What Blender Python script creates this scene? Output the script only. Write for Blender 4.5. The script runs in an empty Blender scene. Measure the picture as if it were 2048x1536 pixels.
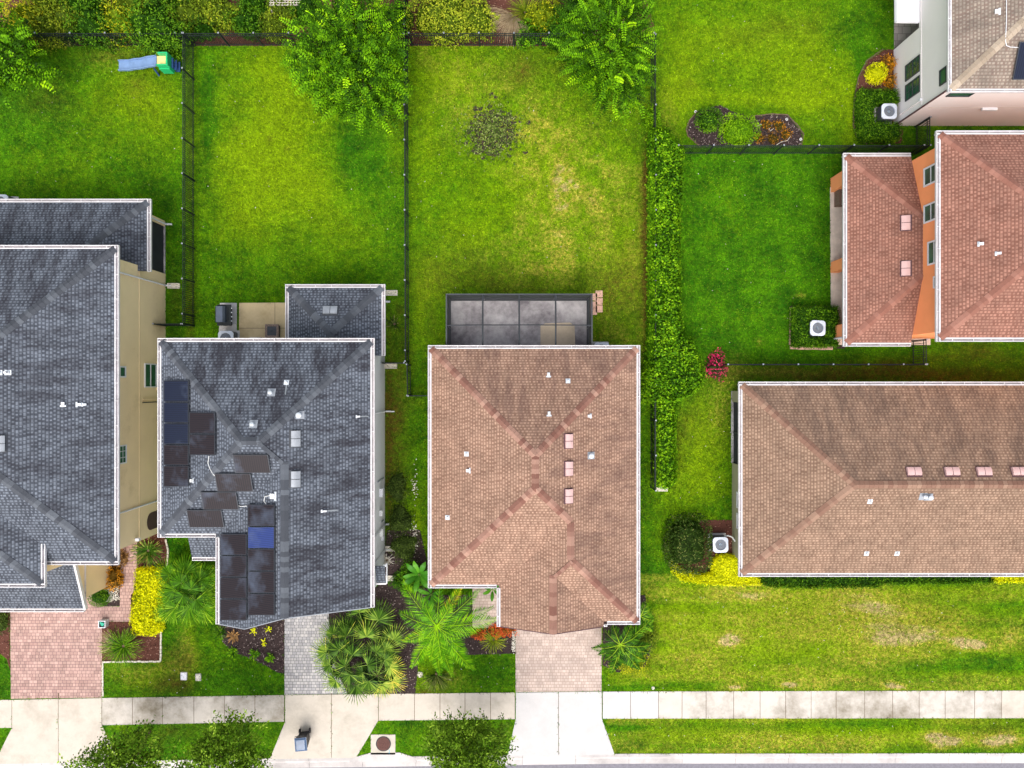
import bpy, math, random
import numpy as np
from mathutils import Vector, Matrix
C = bpy.context.scene
col = C.collection
random.seed(7); RNG = np.random.default_rng(7)
# ---------------------------------------------------------------- camera, sky, sun, exposure
H = 41.35; F = 1447.25
cam_d = bpy.data.cameras.new('camera'); cam = bpy.data.objects.new('camera', cam_d); col.objects.link(cam)
cam.location = (0, 0, H); cam.rotation_euler = (0, 0, 0)
cam_d.sensor_width = 36; cam_d.lens = 36 * F / 2048; cam_d.clip_end = 800; cam_d.clip_start = 0.5
C.camera = cam
SUN_EL, SUN_AZ = math.radians(58), math.radians(188)
world = bpy.data.worlds.new('World'); C.world = world; world.use_nodes = True
wn = world.node_tree; bg = wn.nodes['Background']
sky = wn.nodes.new('ShaderNodeTexSky'); sky.sky_type = 'NISHITA'; sky.sun_disc = False
sky.sun_elevation = SUN_EL; sky.sun_rotation = SUN_AZ; sky.air_density = 1.0; sky.dust_density = 4.0; sky.ozone_density = 1.0
hs = wn.nodes.new('ShaderNodeHueSaturation'); hs.inputs['Saturation'].default_value = .4      # high thin cloud: a nearly neutral sky
wn.links.new(sky.outputs[0], hs.inputs['Color']); wn.links.new(hs.outputs[0], bg.inputs[0]); bg.inputs[1].default_value = 0.15
sd = bpy.data.lights.new('sun', 'SUN'); sd.energy = 1.0; sd.angle = math.radians(50); sd.color = (1, 0.95, 0.87)
so = bpy.data.objects.new('sun', sd); col.objects.link(so)
dv = Vector((math.sin(SUN_AZ) * math.cos(SUN_EL), math.cos(SUN_AZ) * math.cos(SUN_EL), math.sin(SUN_EL)))
so.rotation_euler = dv.to_track_quat('Z', 'Y').to_euler(); so.location = dv * 60
C.view_settings.view_transform = 'Standard'; C.view_settings.look = 'None'
C.view_settings.exposure = 0.88; C.view_settings.gamma = 1.0
C.render.resolution_x = 1024; C.render.resolution_y = 768

# ---------------------------------------------------------------- helpers
def P(px, py, h=0.0):
    """place on the horizontal plane of height h that a survey of the site gives at map position px, py"""
    return ((px - 1024) * (H - h) / F, -(py - 768) * (H - h) / F, h)
def P2(px, py, h=0.0):
    return P(px, py, h)[:2]
def tag(o, label=None, cat=None, group=None, kind=None):
    if label: o['label'] = label
    if cat: o['category'] = cat
    if group: o['group'] = group
    if kind: o['kind'] = kind
    return o
def thing(name, label, cat, loc=(0, 0, 0), group=None, rz=0):
    o = bpy.data.objects.new(name, None); col.objects.link(o); o.empty_display_size = 0.2
    o.location = loc; o.rotation_euler = (0, 0, rz)
    return tag(o, label, cat, group)
def offs(parent):
    v = Vector((0, 0, 0))
    while parent is not None:
        v += parent.location; parent = parent.parent
    return v
def link(name, me, mat, parent, rel=True):
    o = bpy.data.objects.new(name, me); col.objects.link(o)
    if mat is not None:
        for m in (mat if isinstance(mat, (list, tuple)) else [mat]): me.materials.append(m)
    if parent is not None:
        o.parent = parent
        if rel:
            v = offs(parent)
            if v.length > 0: me.transform(Matrix.Translation(-v))
    return o
class MB:
    def __init__(s): s.v = []; s.f = []; s.uv = []; s.st = []
    def poly(s, pts, uv=None, st=0.0):
        i = len(s.v); s.v += [tuple(p) for p in pts]; s.f.append(list(range(i, i + len(pts))))
        s.uv.append(uv if uv else [(p[0], p[1]) for p in pts]); s.st.append(st); return s
    def box(s, x0, x1, y0, y1, z0, z1, M=None, st=0.0):
        c = [(x0, y0, z0), (x1, y0, z0), (x1, y1, z0), (x0, y1, z0), (x0, y0, z1), (x1, y0, z1), (x1, y1, z1), (x0, y1, z1)]
        if M is not None: c = [tuple(M @ Vector(p)) for p in c]
        for q in ((3, 2, 1, 0), (4, 5, 6, 7), (0, 1, 5, 4), (1, 2, 6, 5), (2, 3, 7, 6), (3, 0, 4, 7)):
            s.poly([c[k] for k in q], st=st)
        return s
    def prism(s, pts, z0, z1, M=None, bottom=True):
        """pts ccw 2d"""
        a = [(p[0], p[1], z0) for p in pts]; b = [(p[0], p[1], z1) for p in pts]
        if M is not None: a = [tuple(M @ Vector(p)) for p in a]; b = [tuple(M @ Vector(p)) for p in b]
        s.poly(b)
        if bottom: s.poly(a[::-1])
        n = len(pts)
        for k in range(n):
            j = (k + 1) % n; s.poly([a[k], a[j], b[j], b[k]])
        return s
    def tube(s, pts, r, n=6, r1=None, caps=True):
        pts = [Vector(p) for p in pts]; m = len(pts); rings = []
        for i, p in enumerate(pts):
            d = (pts[min(i + 1, m - 1)] - pts[max(i - 1, 0)]).normalized()
            u = d.orthogonal().normalized() if abs(d.z) < 0.95 else Vector((1, 0, 0)).cross(d).normalized()
            if abs(d.z) < 0.95: u = Vector((0, 0, 1)).cross(d).normalized()
            w = d.cross(u); rr = r + ((r1 if r1 is not None else r) - r) * i / (m - 1)
            rings.append([tuple(p + (u * math.cos(2 * math.pi * k / n) + w * math.sin(2 * math.pi * k / n)) * rr) for k in range(n)])
        for a, b in zip(rings, rings[1:]):
            for k in range(n):
                j = (k + 1) % n; s.poly([a[k], a[j], b[j], b[k]])
        if caps: s.poly(rings[0][::-1]); s.poly(rings[-1])
        return s
    def cyl(s, x, y, z0, z1, r, n=20, r1=None, M=None):
        r1 = r if r1 is None else r1
        a = [(x + r * math.cos(2 * math.pi * k / n), y + r * math.sin(2 * math.pi * k / n), z0) for k in range(n)]
        b = [(x + r1 * math.cos(2 * math.pi * k / n), y + r1 * math.sin(2 * math.pi * k / n), z1) for k in range(n)]
        if M is not None: a = [tuple(M @ Vector(p)) for p in a]; b = [tuple(M @ Vector(p)) for p in b]
        s.poly(b); s.poly(a[::-1])
        for k in range(n):
            j = (k + 1) % n; s.poly([a[k], a[j], b[j], b[k]])
        return s
    def build(s, name, mat, parent=None, smooth=False, rel=True):
        me = bpy.data.meshes.new(name); me.from_pydata(s.v, [], s.f)
        uvl = me.uv_layers.new(name='UVMap')
        flat = [c for f in s.uv for p in f for c in p]; uvl.data.foreach_set('uv', flat)
        at = me.attributes.new('st', 'FLOAT', 'FACE'); at.data.foreach_set('value', s.st)
        if smooth: me.polygons.foreach_set('use_smooth', [True] * len(me.polygons))
        me.update(); return link(name, me, mat, parent, rel)
def bevel(o, w=0.02, seg=2):
    m = o.modifiers.new('bevel', 'BEVEL'); m.width = w; m.segments = seg; m.limit_method = 'ANGLE'
    return o
def copy_tree(o, parent=None):
    c = o.copy(); col.objects.link(c)
    if parent is not None: c.parent = parent
    for ch in list(o.children): copy_tree(ch, c)
    return c
def rsq(h, r, n=5, hy=None):
    hy = h if hy is None else hy; out = []
    for q, (sx, sy) in enumerate(((1, 1), (-1, 1), (-1, -1), (1, -1))):
        for k in range(n + 1):
            a = math.pi / 2 * (q + k / n); out.append((sx * (h - r) + r * math.cos(a), sy * (hy - r) + r * math.sin(a)))
    return out

# ---------------------------------------------------------------- noise and polygon tests
def vnoise(x, y, scale, seed):
    g = np.random.default_rng(seed).random((96, 96)); x = np.asarray(x, float) / scale + 300.3; y = np.asarray(y, float) / scale + 300.7
    xi = np.floor(x).astype(int); yi = np.floor(y).astype(int); fx = x - xi; fy = y - yi
    fx = fx * fx * (3 - 2 * fx); fy = fy * fy * (3 - 2 * fy); a = xi % 96; b = yi % 96; a1 = (xi + 1) % 96; b1 = (yi + 1) % 96
    return (g[a, b] * (1 - fx) + g[a1, b] * fx) * (1 - fy) + (g[a, b1] * (1 - fx) + g[a1, b1] * fx) * fy
def fbm(x, y, scale, seed, o=3):
    s = 0; w = 1; t = 0
    for k in range(o): s = s + w * vnoise(x, y, scale / 2 ** k, seed + k * 17); t += w; w *= .55
    return s / t
def inpoly(x, y, poly):
    x = np.asarray(x); y = np.asarray(y); r = np.zeros(x.shape, bool); n = len(poly)
    for i in range(n):
        x0, y0 = poly[i][:2]; x1, y1 = poly[(i + 1) % n][:2]
        if y0 == y1: continue
        c = ((y0 > y) != (y1 > y)) & (x < (x1 - x0) * (y - y0) / (y1 - y0) + x0); r ^= c
    return r
def edgedist(x, y, poly):
    d = np.full(np.shape(x), 1e9); n = len(poly)
    for i in range(n):
        ax, ay = poly[i][:2]; bx, by = poly[(i + 1) % n][:2]; dx, dy = bx - ax, by - ay; L = dx * dx + dy * dy + 1e-9
        t = np.clip(((x - ax) * dx + (y - ay) * dy) / L, 0, 1); d = np.minimum(d, np.hypot(x - ax - t * dx, y - ay - t * dy))
    return d
def pinpoly(poly, n):
    a = np.array([p[:2] for p in poly]); lo, hi = a.min(0), a.max(0); out = np.zeros((0, 2))
    while len(out) < n:
        q = lo + RNG.random((n * 2, 2)) * (hi - lo); out = np.vstack([out, q[inpoly(q[:, 0], q[:, 1], poly)]])
    return out[:n]

# ---------------------------------------------------------------- materials
def nmat(name):
    m = bpy.data.materials.new(name); m.use_nodes = True; return m, m.node_tree.nodes, m.node_tree.links, m.node_tree.nodes['Principled BSDF']
def coords(N, L, kind='Object', sc=(1, 1, 1)):
    if kind == 'World': out = N.new('ShaderNodeNewGeometry').outputs['Position']
    else: out = N.new('ShaderNodeTexCoord').outputs[kind]
    mp = N.new('ShaderNodeMapping'); mp.inputs['Scale'].default_value = sc; L.new(out, mp.inputs['Vector']); return mp.outputs[0]
def noise(N, L, v, sc, det=3, ro=.55):
    n = N.new('ShaderNodeTexNoise'); n.inputs['Scale'].default_value = sc; n.inputs['Detail'].default_value = det; n.inputs['Roughness'].default_value = ro
    L.new(v, n.inputs['Vector']); return n.outputs['Fac']
def ramp(N, L, f, stops):
    r = N.new('ShaderNodeValToRGB'); e = r.color_ramp.elements
    while len(e) < len(stops): e.new(.5)
    for k, (p, c) in enumerate(stops):
        e[k].position = p; e[k].color = (c, c, c, 1) if not isinstance(c, (tuple, list)) else (*c[:3], 1)
    L.new(f, r.inputs[0]); return r.outputs[0]
def mix(N, L, f, a, b, mode='MIX'):
    m = N.new('ShaderNodeMix'); m.data_type = 'RGBA'; m.blend_type = mode
    for s, v in ((0, f), (6, a), (7, b)):
        if isinstance(v, (int, float)): m.inputs[s].default_value = v
        elif isinstance(v, (tuple, list)): m.inputs[s].default_value = (*v[:3], 1)
        else: L.new(v, m.inputs[s])
    return m.outputs[2]
def math_(N, L, op, a, b=0.0, clamp=False):
    m = N.new('ShaderNodeMath'); m.operation = op; m.use_clamp = clamp
    for s, v in ((0, a), (1, b)):
        if isinstance(v, (int, float)): m.inputs[s].default_value = v
        else: L.new(v, m.inputs[s])
    return m.outputs[0]
def bump(N, L, B, h, st=.3, d=.02):
    b = N.new('ShaderNodeBump'); b.inputs['Strength'].default_value = st; b.inputs['Distance'].default_value = d
    L.new(h, b.inputs['Height']); L.new(b.outputs[0], B.inputs['Normal'])
def simple(name, c, ro=.6, metal=0, var=.12, sc=3.0, bs=.1, spec=.3, dirt=None):
    m, N, L, B = nmat(name); v = coords(N, L, 'World')
    n = noise(N, L, v, sc, 4); lo = tuple(x * (1 - var) for x in c); hi = tuple(min(1, x * (1 + var)) for x in c)
    c_ = ramp(N, L, n, [(.3, lo), (.7, hi)])
    if dirt: c_ = mix(N, L, ramp(N, L, noise(N, L, v, dirt[2], 6, .7), [(dirt[1], 0.0), (min(1, dirt[1] + .2), 1.0)]), c_, dirt[0])
    L.new(c_, B.inputs['Base Color']); B.inputs['Roughness'].default_value = ro; B.inputs['Metallic'].default_value = metal
    B.inputs['Specular IOR Level'].default_value = spec
    if bs: bump(N, L, B, noise(N, L, v, sc * 12, 3), bs, .01)
    return m
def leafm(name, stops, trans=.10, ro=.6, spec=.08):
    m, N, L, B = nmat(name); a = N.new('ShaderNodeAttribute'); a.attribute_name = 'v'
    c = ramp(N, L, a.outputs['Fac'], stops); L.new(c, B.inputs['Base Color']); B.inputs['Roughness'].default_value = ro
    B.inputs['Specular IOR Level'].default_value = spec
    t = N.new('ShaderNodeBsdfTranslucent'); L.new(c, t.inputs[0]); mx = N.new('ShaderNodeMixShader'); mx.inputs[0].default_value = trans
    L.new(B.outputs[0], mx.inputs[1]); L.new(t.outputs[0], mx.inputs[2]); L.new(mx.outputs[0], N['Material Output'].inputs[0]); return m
def shingle(name, ca, cb, cm, stain, st_amt=1.0):
    """laminated shingles: courses .18 m high, with pale tabs of random width over a darker layer"""
    m, N, L, B = nmat(name); v = coords(N, L, 'UV'); sep = N.new('ShaderNodeSeparateXYZ'); L.new(v, sep.inputs[0])
    vr = math_(N, L, 'DIVIDE', sep.outputs[1], .152); row = math_(N, L, 'FLOOR', vr); fv = math_(N, L, 'FRACT', vr)
    def wn_(x, y):
        c = N.new('ShaderNodeCombineXYZ'); L.new(x, c.inputs[0]); 
        if y is not None: L.new(y, c.inputs[1])
        w = N.new('ShaderNodeTexWhiteNoise'); w.noise_dimensions = '2D'; L.new(c.outputs[0], w.inputs['Vector']); return w.outputs['Value']
    uu = math_(N, L, 'ADD', math_(N, L, 'DIVIDE', sep.outputs[0], .19), math_(N, L, 'MULTIPLY', wn_(row, None), 3.0)); cell = math_(N, L, 'FLOOR', uu); fu = math_(N, L, 'FRACT', uu)
    rnd = wn_(cell, row); wid = math_(N, L, 'ADD', .34, math_(N, L, 'MULTIPLY', rnd, .42))
    edge = ramp(N, L, math_(N, L, 'ADD', math_(N, L, 'SUBTRACT', wid, fu), .5), [(.46, 0.0), (.54, 1.0)])
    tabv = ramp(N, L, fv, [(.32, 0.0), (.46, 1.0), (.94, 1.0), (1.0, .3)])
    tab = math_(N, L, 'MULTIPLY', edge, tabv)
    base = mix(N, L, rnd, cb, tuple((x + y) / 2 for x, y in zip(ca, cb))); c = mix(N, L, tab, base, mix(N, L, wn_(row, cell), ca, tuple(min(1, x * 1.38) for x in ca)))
    c = mix(N, L, ramp(N, L, fv, [(0.0, .75), (.2, 0.0)]), c, cm)  # shadow line along each course, put into the colour
    c = mix(N, L, .6, c, ramp(N, L, noise(N, L, v, .9, 5, .6), [(.3, .62), (.7, 1.2)]), 'MULTIPLY')
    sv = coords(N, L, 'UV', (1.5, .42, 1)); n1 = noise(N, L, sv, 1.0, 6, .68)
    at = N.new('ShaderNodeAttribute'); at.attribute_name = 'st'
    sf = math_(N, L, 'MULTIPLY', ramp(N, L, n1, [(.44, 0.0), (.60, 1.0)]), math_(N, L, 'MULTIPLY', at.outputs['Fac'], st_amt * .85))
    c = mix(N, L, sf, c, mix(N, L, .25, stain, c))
    c = mix(N, L, .45, c, ramp(N, L, noise(N, L, v, 55, 2), [(.3, .6), (.7, 1.35)]), 'MULTIPLY')
    L.new(c, B.inputs['Base Color']); B.inputs['Roughness'].default_value = .85; B.inputs['Specular IOR Level'].default_value = .2
    hgt = mix(N, L, .5, math_(N, L, 'ADD', math_(N, L, 'MULTIPLY', tab, .6), math_(N, L, 'SUBTRACT', 1.0, fv)), noise(N, L, v, 40, 3)); bump(N, L, B, hgt, .45, .02); return m
def capm(name, ca, cb):
    m, N, L, B = nmat(name); a = N.new('ShaderNodeAttribute'); a.attribute_name = 'st'
    c = ramp(N, L, a.outputs['Fac'], [(0, ca), (1, cb)]); v = coords(N, L, 'World')
    c = mix(N, L, .4, c, ramp(N, L, noise(N, L, v, 30, 3), [(.3, .7), (.7, 1.3)]), 'MULTIPLY')
    L.new(c, B.inputs['Base Color']); B.inputs['Roughness'].default_value = .9; return m
def paver(name, c1, c2, mo, w=.26, h=.2, stain=None, sc=1.0):
    m, N, L, B = nmat(name); v = coords(N, L, 'World')
    def br(w, h, off, fr, a, b_, mo, ms, sq, sf):
        b = N.new('ShaderNodeTexBrick'); b.offset = off; b.offset_frequency = fr; b.squash = sq; b.squash_frequency = sf
        b.inputs['Scale'].default_value = 1; b.inputs['Brick Width'].default_value = w; b.inputs['Row Height'].default_value = h
        b.inputs['Mortar Size'].default_value = ms; b.inputs['Mortar Smooth'].default_value = .2
        b.inputs['Color1'].default_value = (*a, 1); b.inputs['Color2'].default_value = (*b_, 1); b.inputs['Mortar'].default_value = (*mo, 1)
        L.new(v, b.inputs['Vector']); return b
    b1 = br(w, h, .43, 2, c1, c2, mo, .012, .7, 3)
    b2 = br(w * 2.1, h * 2, .3, 2, (.82, .82, .82), (1.12, 1.12, 1.12), (.85, .85, .85), .01, .8, 2)
    c = mix(N, L, .8, b1.outputs['Color'], b2.outputs['Color'], 'MULTIPLY')
    c = mix(N, L, .6, c, ramp(N, L, noise(N, L, v, .5, 5, .65), [(.3, .86), (.7, 1.1)]), 'MULTIPLY')
    if stain: c = mix(N, L, ramp(N, L, noise(N, L, v, .35, 5, .7), [(.5, 0.0), (.8, .6)]), c, stain)
    c = mix(N, L, .4, c, ramp(N, L, noise(N, L, v, 40, 2), [(.3, .75), (.7, 1.2)]), 'MULTIPLY')
    L.new(c, B.inputs['Base Color']); B.inputs['Roughness'].default_value = .85
    bump(N, L, B, b1.outputs['Fac'], -.4, .01); return m
def concrete(name, c, stain, amt=.5, lo=.48, sc=.45):
    m, N, L, B = nmat(name); v = coords(N, L, 'World')
    base = ramp(N, L, noise(N, L, v, 1.3, 5, .6), [(.3, tuple(x * .92 for x in c)), (.7, tuple(min(1, x * 1.05) for x in c))])
    st = ramp(N, L, noise(N, L, v, sc, 7, .72), [(lo, 0.0), (lo + .22, amt)])
    base = mix(N, L, st, base, stain)
    base = mix(N, L, .35, base, ramp(N, L, noise(N, L, v, 30, 4, .7), [(.3, .8), (.7, 1.12)]), 'MULTIPLY')
    L.new(base, B.inputs['Base Color']); B.inputs['Roughness'].default_value = .9; bump(N, L, B, noise(N, L, v, 60, 3), .15, .01); return m
GR_DEEP = (.012, .10, .001); GR_MID = (.072, .25, .001); GR_YEL = (.20, .335, .001); GR_STR = (.43, .40, .045); GR_BRN = (.13, .105, .012)
def grass_color(N, L, v, a):
    sep = N.new('ShaderNodeSeparateColor'); L.new(a, sep.inputs[0])
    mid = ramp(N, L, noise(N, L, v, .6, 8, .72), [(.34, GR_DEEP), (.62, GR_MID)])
    f1 = math_(N, L, 'ADD', sep.outputs[0], math_(N, L, 'MULTIPLY', math_(N, L, 'SUBTRACT', noise(N, L, v, 2.2, 8, .8), .53), 1.9), True)
    c = mix(N, L, f1, mid, GR_YEL)
    f2 = math_(N, L, 'MULTIPLY', sep.outputs[1], ramp(N, L, noise(N, L, v, 5.0, 7, .8), [(.42, .0), (.6, 1.4)]), True)
    c = mix(N, L, f2, c, mix(N, L, ramp(N, L, math_(N, L, 'MULTIPLY', sep.outputs[1], .5), [(.58, 0.0), (.8, .9)]), GR_STR, (.56, .43, .20)))
    f3 = math_(N, L, 'MULTIPLY', sep.outputs[2], ramp(N, L, noise(N, L, v, 4.0, 6, .75), [(.36, .25), (.62, 1.2)]), True)
    return mix(N, L, f3, c, GR_BRN)
def lawnm():
    m, N, L, B = nmat('lawn_grass'); v = coords(N, L, 'World'); a = N.new('ShaderNodeAttribute'); a.attribute_name = 'mixc'
    c = grass_color(N, L, v, a.outputs['Color'])
    c = mix(N, L, 1.0, c, ramp(N, L, noise(N, L, v, 6, 7, .85), [(.32, .38), (.68, 1.5)]), 'MULTIPLY'); c = mix(N, L, .8, c, ramp(N, L, noise(N, L, v, 1.1, 6, .75), [(.3, .66), (.68, 1.16)]), 'MULTIPLY')
    L.new(c, B.inputs['Base Color']); B.inputs['Roughness'].default_value = .9; B.inputs['Specular IOR Level'].default_value = .1
    bump(N, L, B, noise(N, L, v, 14, 8, .8), .9, .08); return m
def bladem():
    m, N, L, B = nmat('grass_blade'); v = coords(N, L, 'World'); a = N.new('ShaderNodeAttribute'); a.attribute_name = 'mixc'
    r = N.new('ShaderNodeAttribute'); r.attribute_name = 'v'
    c = grass_color(N, L, v, a.outputs['Color'])
    c = mix(N, L, .8, c, ramp(N, L, noise(N, L, v, 1.1, 6, .75), [(.3, .66), (.68, 1.16)]), 'MULTIPLY')
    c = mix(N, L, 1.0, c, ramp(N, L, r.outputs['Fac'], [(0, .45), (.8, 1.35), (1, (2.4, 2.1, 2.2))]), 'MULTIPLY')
    L.new(c, B.inputs['Base Color']); B.inputs['Roughness'].default_value = .7; B.inputs['Specular IOR Level'].default_value = .1
    t = N.new('ShaderNodeBsdfTranslucent'); L.new(c, t.inputs[0]); mx = N.new('ShaderNodeMixShader'); mx.inputs[0].default_value = .15
    L.new(B.outputs[0], mx.inputs[1]); L.new(t.outputs[0], mx.inputs[2]); L.new(mx.outputs[0], N['Material Output'].inputs[0]); return m
def glass(name, c, ro=.08, spec=.6):
    m, N, L, B = nmat(name); v = coords(N, L, 'World')
    L.new(ramp(N, L, noise(N, L, v, .9, 3), [(.35, tuple(x * .6 for x in c)), (.65, tuple(x * 1.3 for x in c))]), B.inputs['Base Color'])
    B.inputs['Roughness'].default_value = ro; B.inputs['Specular IOR Level'].default_value = spec; return m
def panelm(name, c, c2):
    m, N, L, B = nmat(name); v = coords(N, L, 'UV'); w = N.new('ShaderNodeTexWave'); w.bands_direction = 'X'; w.inputs['Scale'].default_value = 3.1
    w.inputs['Distortion'].default_value = .15; L.new(v, w.inputs[0]); cc = mix(N, L, w.outputs['Fac'], c, c2)
    vw = coords(N, L, 'World'); cc = mix(N, L, ramp(N, L, noise(N, L, vw, .7, 5, .6), [(.52, 0.0), (.78, .55)]), cc, (.11, .14, .20))  # patches of sky reflection painted into the cell colour
    L.new(cc, B.inputs['Base Color']); B.inputs['Roughness'].default_value = .3; B.inputs['Specular IOR Level'].default_value = .18
    B.inputs['Coat Weight'].default_value = .04; B.inputs['Coat Roughness'].default_value = .08; return m
def screenm(name, c, alpha):
    m, N, L, B = nmat(name); v = coords(N, L, 'World')
    L.new(ramp(N, L, noise(N, L, v, 1.5, 3), [(.3, c), (.7, tuple(x * 1.4 for x in c))]), B.inputs['Base Color']); B.inputs['Roughness'].default_value = .8
    B.inputs['Alpha'].default_value = alpha; return m
M = dict(
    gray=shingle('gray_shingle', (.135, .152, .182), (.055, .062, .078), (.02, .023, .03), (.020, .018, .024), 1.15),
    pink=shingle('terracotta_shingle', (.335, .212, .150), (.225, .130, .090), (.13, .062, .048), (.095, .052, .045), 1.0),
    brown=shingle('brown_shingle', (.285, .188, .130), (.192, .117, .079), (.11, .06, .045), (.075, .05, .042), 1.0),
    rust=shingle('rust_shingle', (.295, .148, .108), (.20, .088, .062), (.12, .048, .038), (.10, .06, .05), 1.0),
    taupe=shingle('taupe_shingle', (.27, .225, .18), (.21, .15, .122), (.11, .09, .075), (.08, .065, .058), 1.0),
    gray_cap=capm('gray_cap', (.045, .05, .062), (.11, .122, .142)), pink_cap=capm('terracotta_cap', (.175, .074, .052), (.37, .215, .158)),
    brown_cap=capm('brown_cap', (.19, .098, .066), (.29, .178, .122)), rust_cap=capm('rust_cap', (.22, .09, .062), (.31, .145, .105)), taupe_cap=capm('taupe_cap', (.28, .22, .16), (.42, .34, .26)),
    gutter=simple('gutter_white', (.66, .64, .645), .5, 0, .10, 2, 0, .3, ((.34, .31, .31), .56, 5)),
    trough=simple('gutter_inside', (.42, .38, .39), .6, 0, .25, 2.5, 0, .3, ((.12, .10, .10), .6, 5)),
    white=simple('white_metal', (.70, .70, .72), .4, 0, .05), pale=simple('pale_plastic', (.7, .7, .68), .5),
    tan=simple('tan_stucco', (.84, .66, .40), .9, 0, .04, .8, .25, .1, ((.62, .47, .26), .55, .35)),
    grayst=simple('light_gray_stucco', (.68, .68, .66), .9, 0, .06, .8, .25, .1, ((.36, .36, .34), .6, .5)),
    olive=simple('olive_stucco', (.32, .31, .19), .9, 0, .08, .8, .25, .1), creamst=simple('cream_stucco', (.6, .5, .42), .9),
    orange=simple('orange_stucco', (.93, .34, .14), .9, 0, .06, .8, .2, .1), whitest=simple('white_stucco', (.82, .765, .75), .9, 0, .03, .7, .2, .1),
    maroon=simple('maroon_metal', (.09, .045, .05), .5), black=simple('black_metal', (.015, .02, .022), .5, 0, .2, 5, 0, .3),
    dkgray=simple('dark_gray_metal', (.06, .065, .075), .5), bronze=simple('bronze_frame', (.045, .05, .055), .5, 0, .15, 3, 0),
    acgray=simple('air_conditioner_gray', (.16, .17, .19), .5), actop=simple('air_conditioner_top', (.62, .66, .74), .4, 0, .06, 4, 0),
    acblue=simple('air_conditioner_blue', (.08, .20, .46), .4, 0, .2, 9, 0), fan=simple('fan_blade', (.70, .82, .95), .35, 0, .1, 6, 0), acdark=simple('fan_well', (.03, .05, .10), .6),
    glass=glass('green_glass', (.03, .10, .06)), glassd=glass('dark_glass', (.03, .05, .05)),
    cellb=panelm('brown_cells', (.024, .016, .018), (.010, .008, .011)), cellu=panelm('blue_cells', (.013, .019, .042), (.007, .009, .02)), cellv=panelm('vivid_blue_cells', (.03, .05, .19), (.02, .035, .12)),
    pframe=simple('panel_frame', (.05, .055, .065), .4, .3), screen=screenm('insect_screen', (.02, .022, .028), .86), screenr=screenm('roof_screen', (.05, .05, .06), .05),
    lawn=lawnm(), blade=bladem(),
    conc=concrete('cream_concrete', (.55, .49, .415), (.28, .24, .18), .55), concd=concrete('stained_concrete', (.56, .51, .45), (.15, .12, .07), .9, .43, .26),
    concw=concrete('white_concrete', (.53, .51, .50), (.55, .52, .49), .3), concp=concrete('patio_concrete', (.60, .47, .27), (.30, .20, .08), .6, .5),
    concl=concrete('enclosure_floor', (.56, .53, .53), (.11, .095, .105), .9, .38, .30), concr=concrete('tan_floor', (.60, .49, .35), (.24, .19, .15), .5, .45, .5),
    kerb=concrete('kerb_concrete', (.56, .52, .50), (.2, .18, .175), .6, .46, .25), asphalt=simple('asphalt', (.20, .19, .215), .9, 0, .15, 8, .3),
    paverp=paver('pink_pavers', (.52, .34, .29), (.37, .225, .195), (.17, .10, .09), .24, .18), paverg=paver('gray_pavers', (.50, .47, .45), (.31, .30, .305), (.12, .12, .125), .22, .17),
    paverc=paver('cream_pavers', (.54, .43, .37), (.44, .34, .29), (.31, .23, .19), .22, .17), paverd=paver('worn_pavers', (.30, .27, .25), (.20, .17, .16), (.08, .07, .06), .5, .4),
    mulchb=simple('dark_mulch', (.045, .028, .03), .95, 0, .5, 14, .8, .1), mulchr=simple('red_mulch', (.12, .05, .038), .95, 0, .4, 14, .8, .1),
    bark=simple('bark', (.13, .09, .055), .9, 0, .3, 6, .5), block=simple('pink_block', (.60, .36, .27), .9, 0, .12, 5, .3), stone=simple('pale_stone', (.62, .57, .48), .9, 0, .2, 9, .2),
    navy=simple('navy_plastic', (.07, .12, .22), .22, 0, .15, 4, 0, .6), blackpl=simple('black_plastic', (.02, .02, .024), .5, 0, .2, 4, 0),
    slideb=simple('blue_plastic', (.17, .27, .46), .4, 0, .08, 5, 0), slideg=simple('green_plastic', (.02, .42, .15), .4, 0, .08, 5, 0), slidey=simple('yellow_plastic', (.80, .68, .26), .4, 0, .08, 5, 0),
    manhole=simple('rusty_iron', (.13, .06, .05), .8, .2, .25, 20, .8), lidg=simple('grill_lid', (.13, .155, .20), .3, .5, .1, 3, 0), tile=simple('mosaic_tile', (.22, .16, .13), .6, 0, .5, 16, .3),
    vent=simple('pink_vent', (.58, .38, .36), .5, 0, .07, 3, 0), ventg=simple('gray_vent', (.30, .32, .35), .4, .2, .15, 3, 0), galv=simple('galvanised', (.70, .74, .78), .35, .3, .15, 9, 0),
    awning=simple('white_fabric', (.85, .83, .88), .8, 0, .03, 2, .1), wicker=simple('wicker', (.17, .11, .08), .8, 0, .3, 30, .5), cushion=simple('cushion', (.62, .62, .64), .9),
    flowerpot=simple('flower_pot', (.55, .55, .5), .7), blue=simple('faded_blue_paint', (.15, .38, .5), .7),
)
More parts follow.
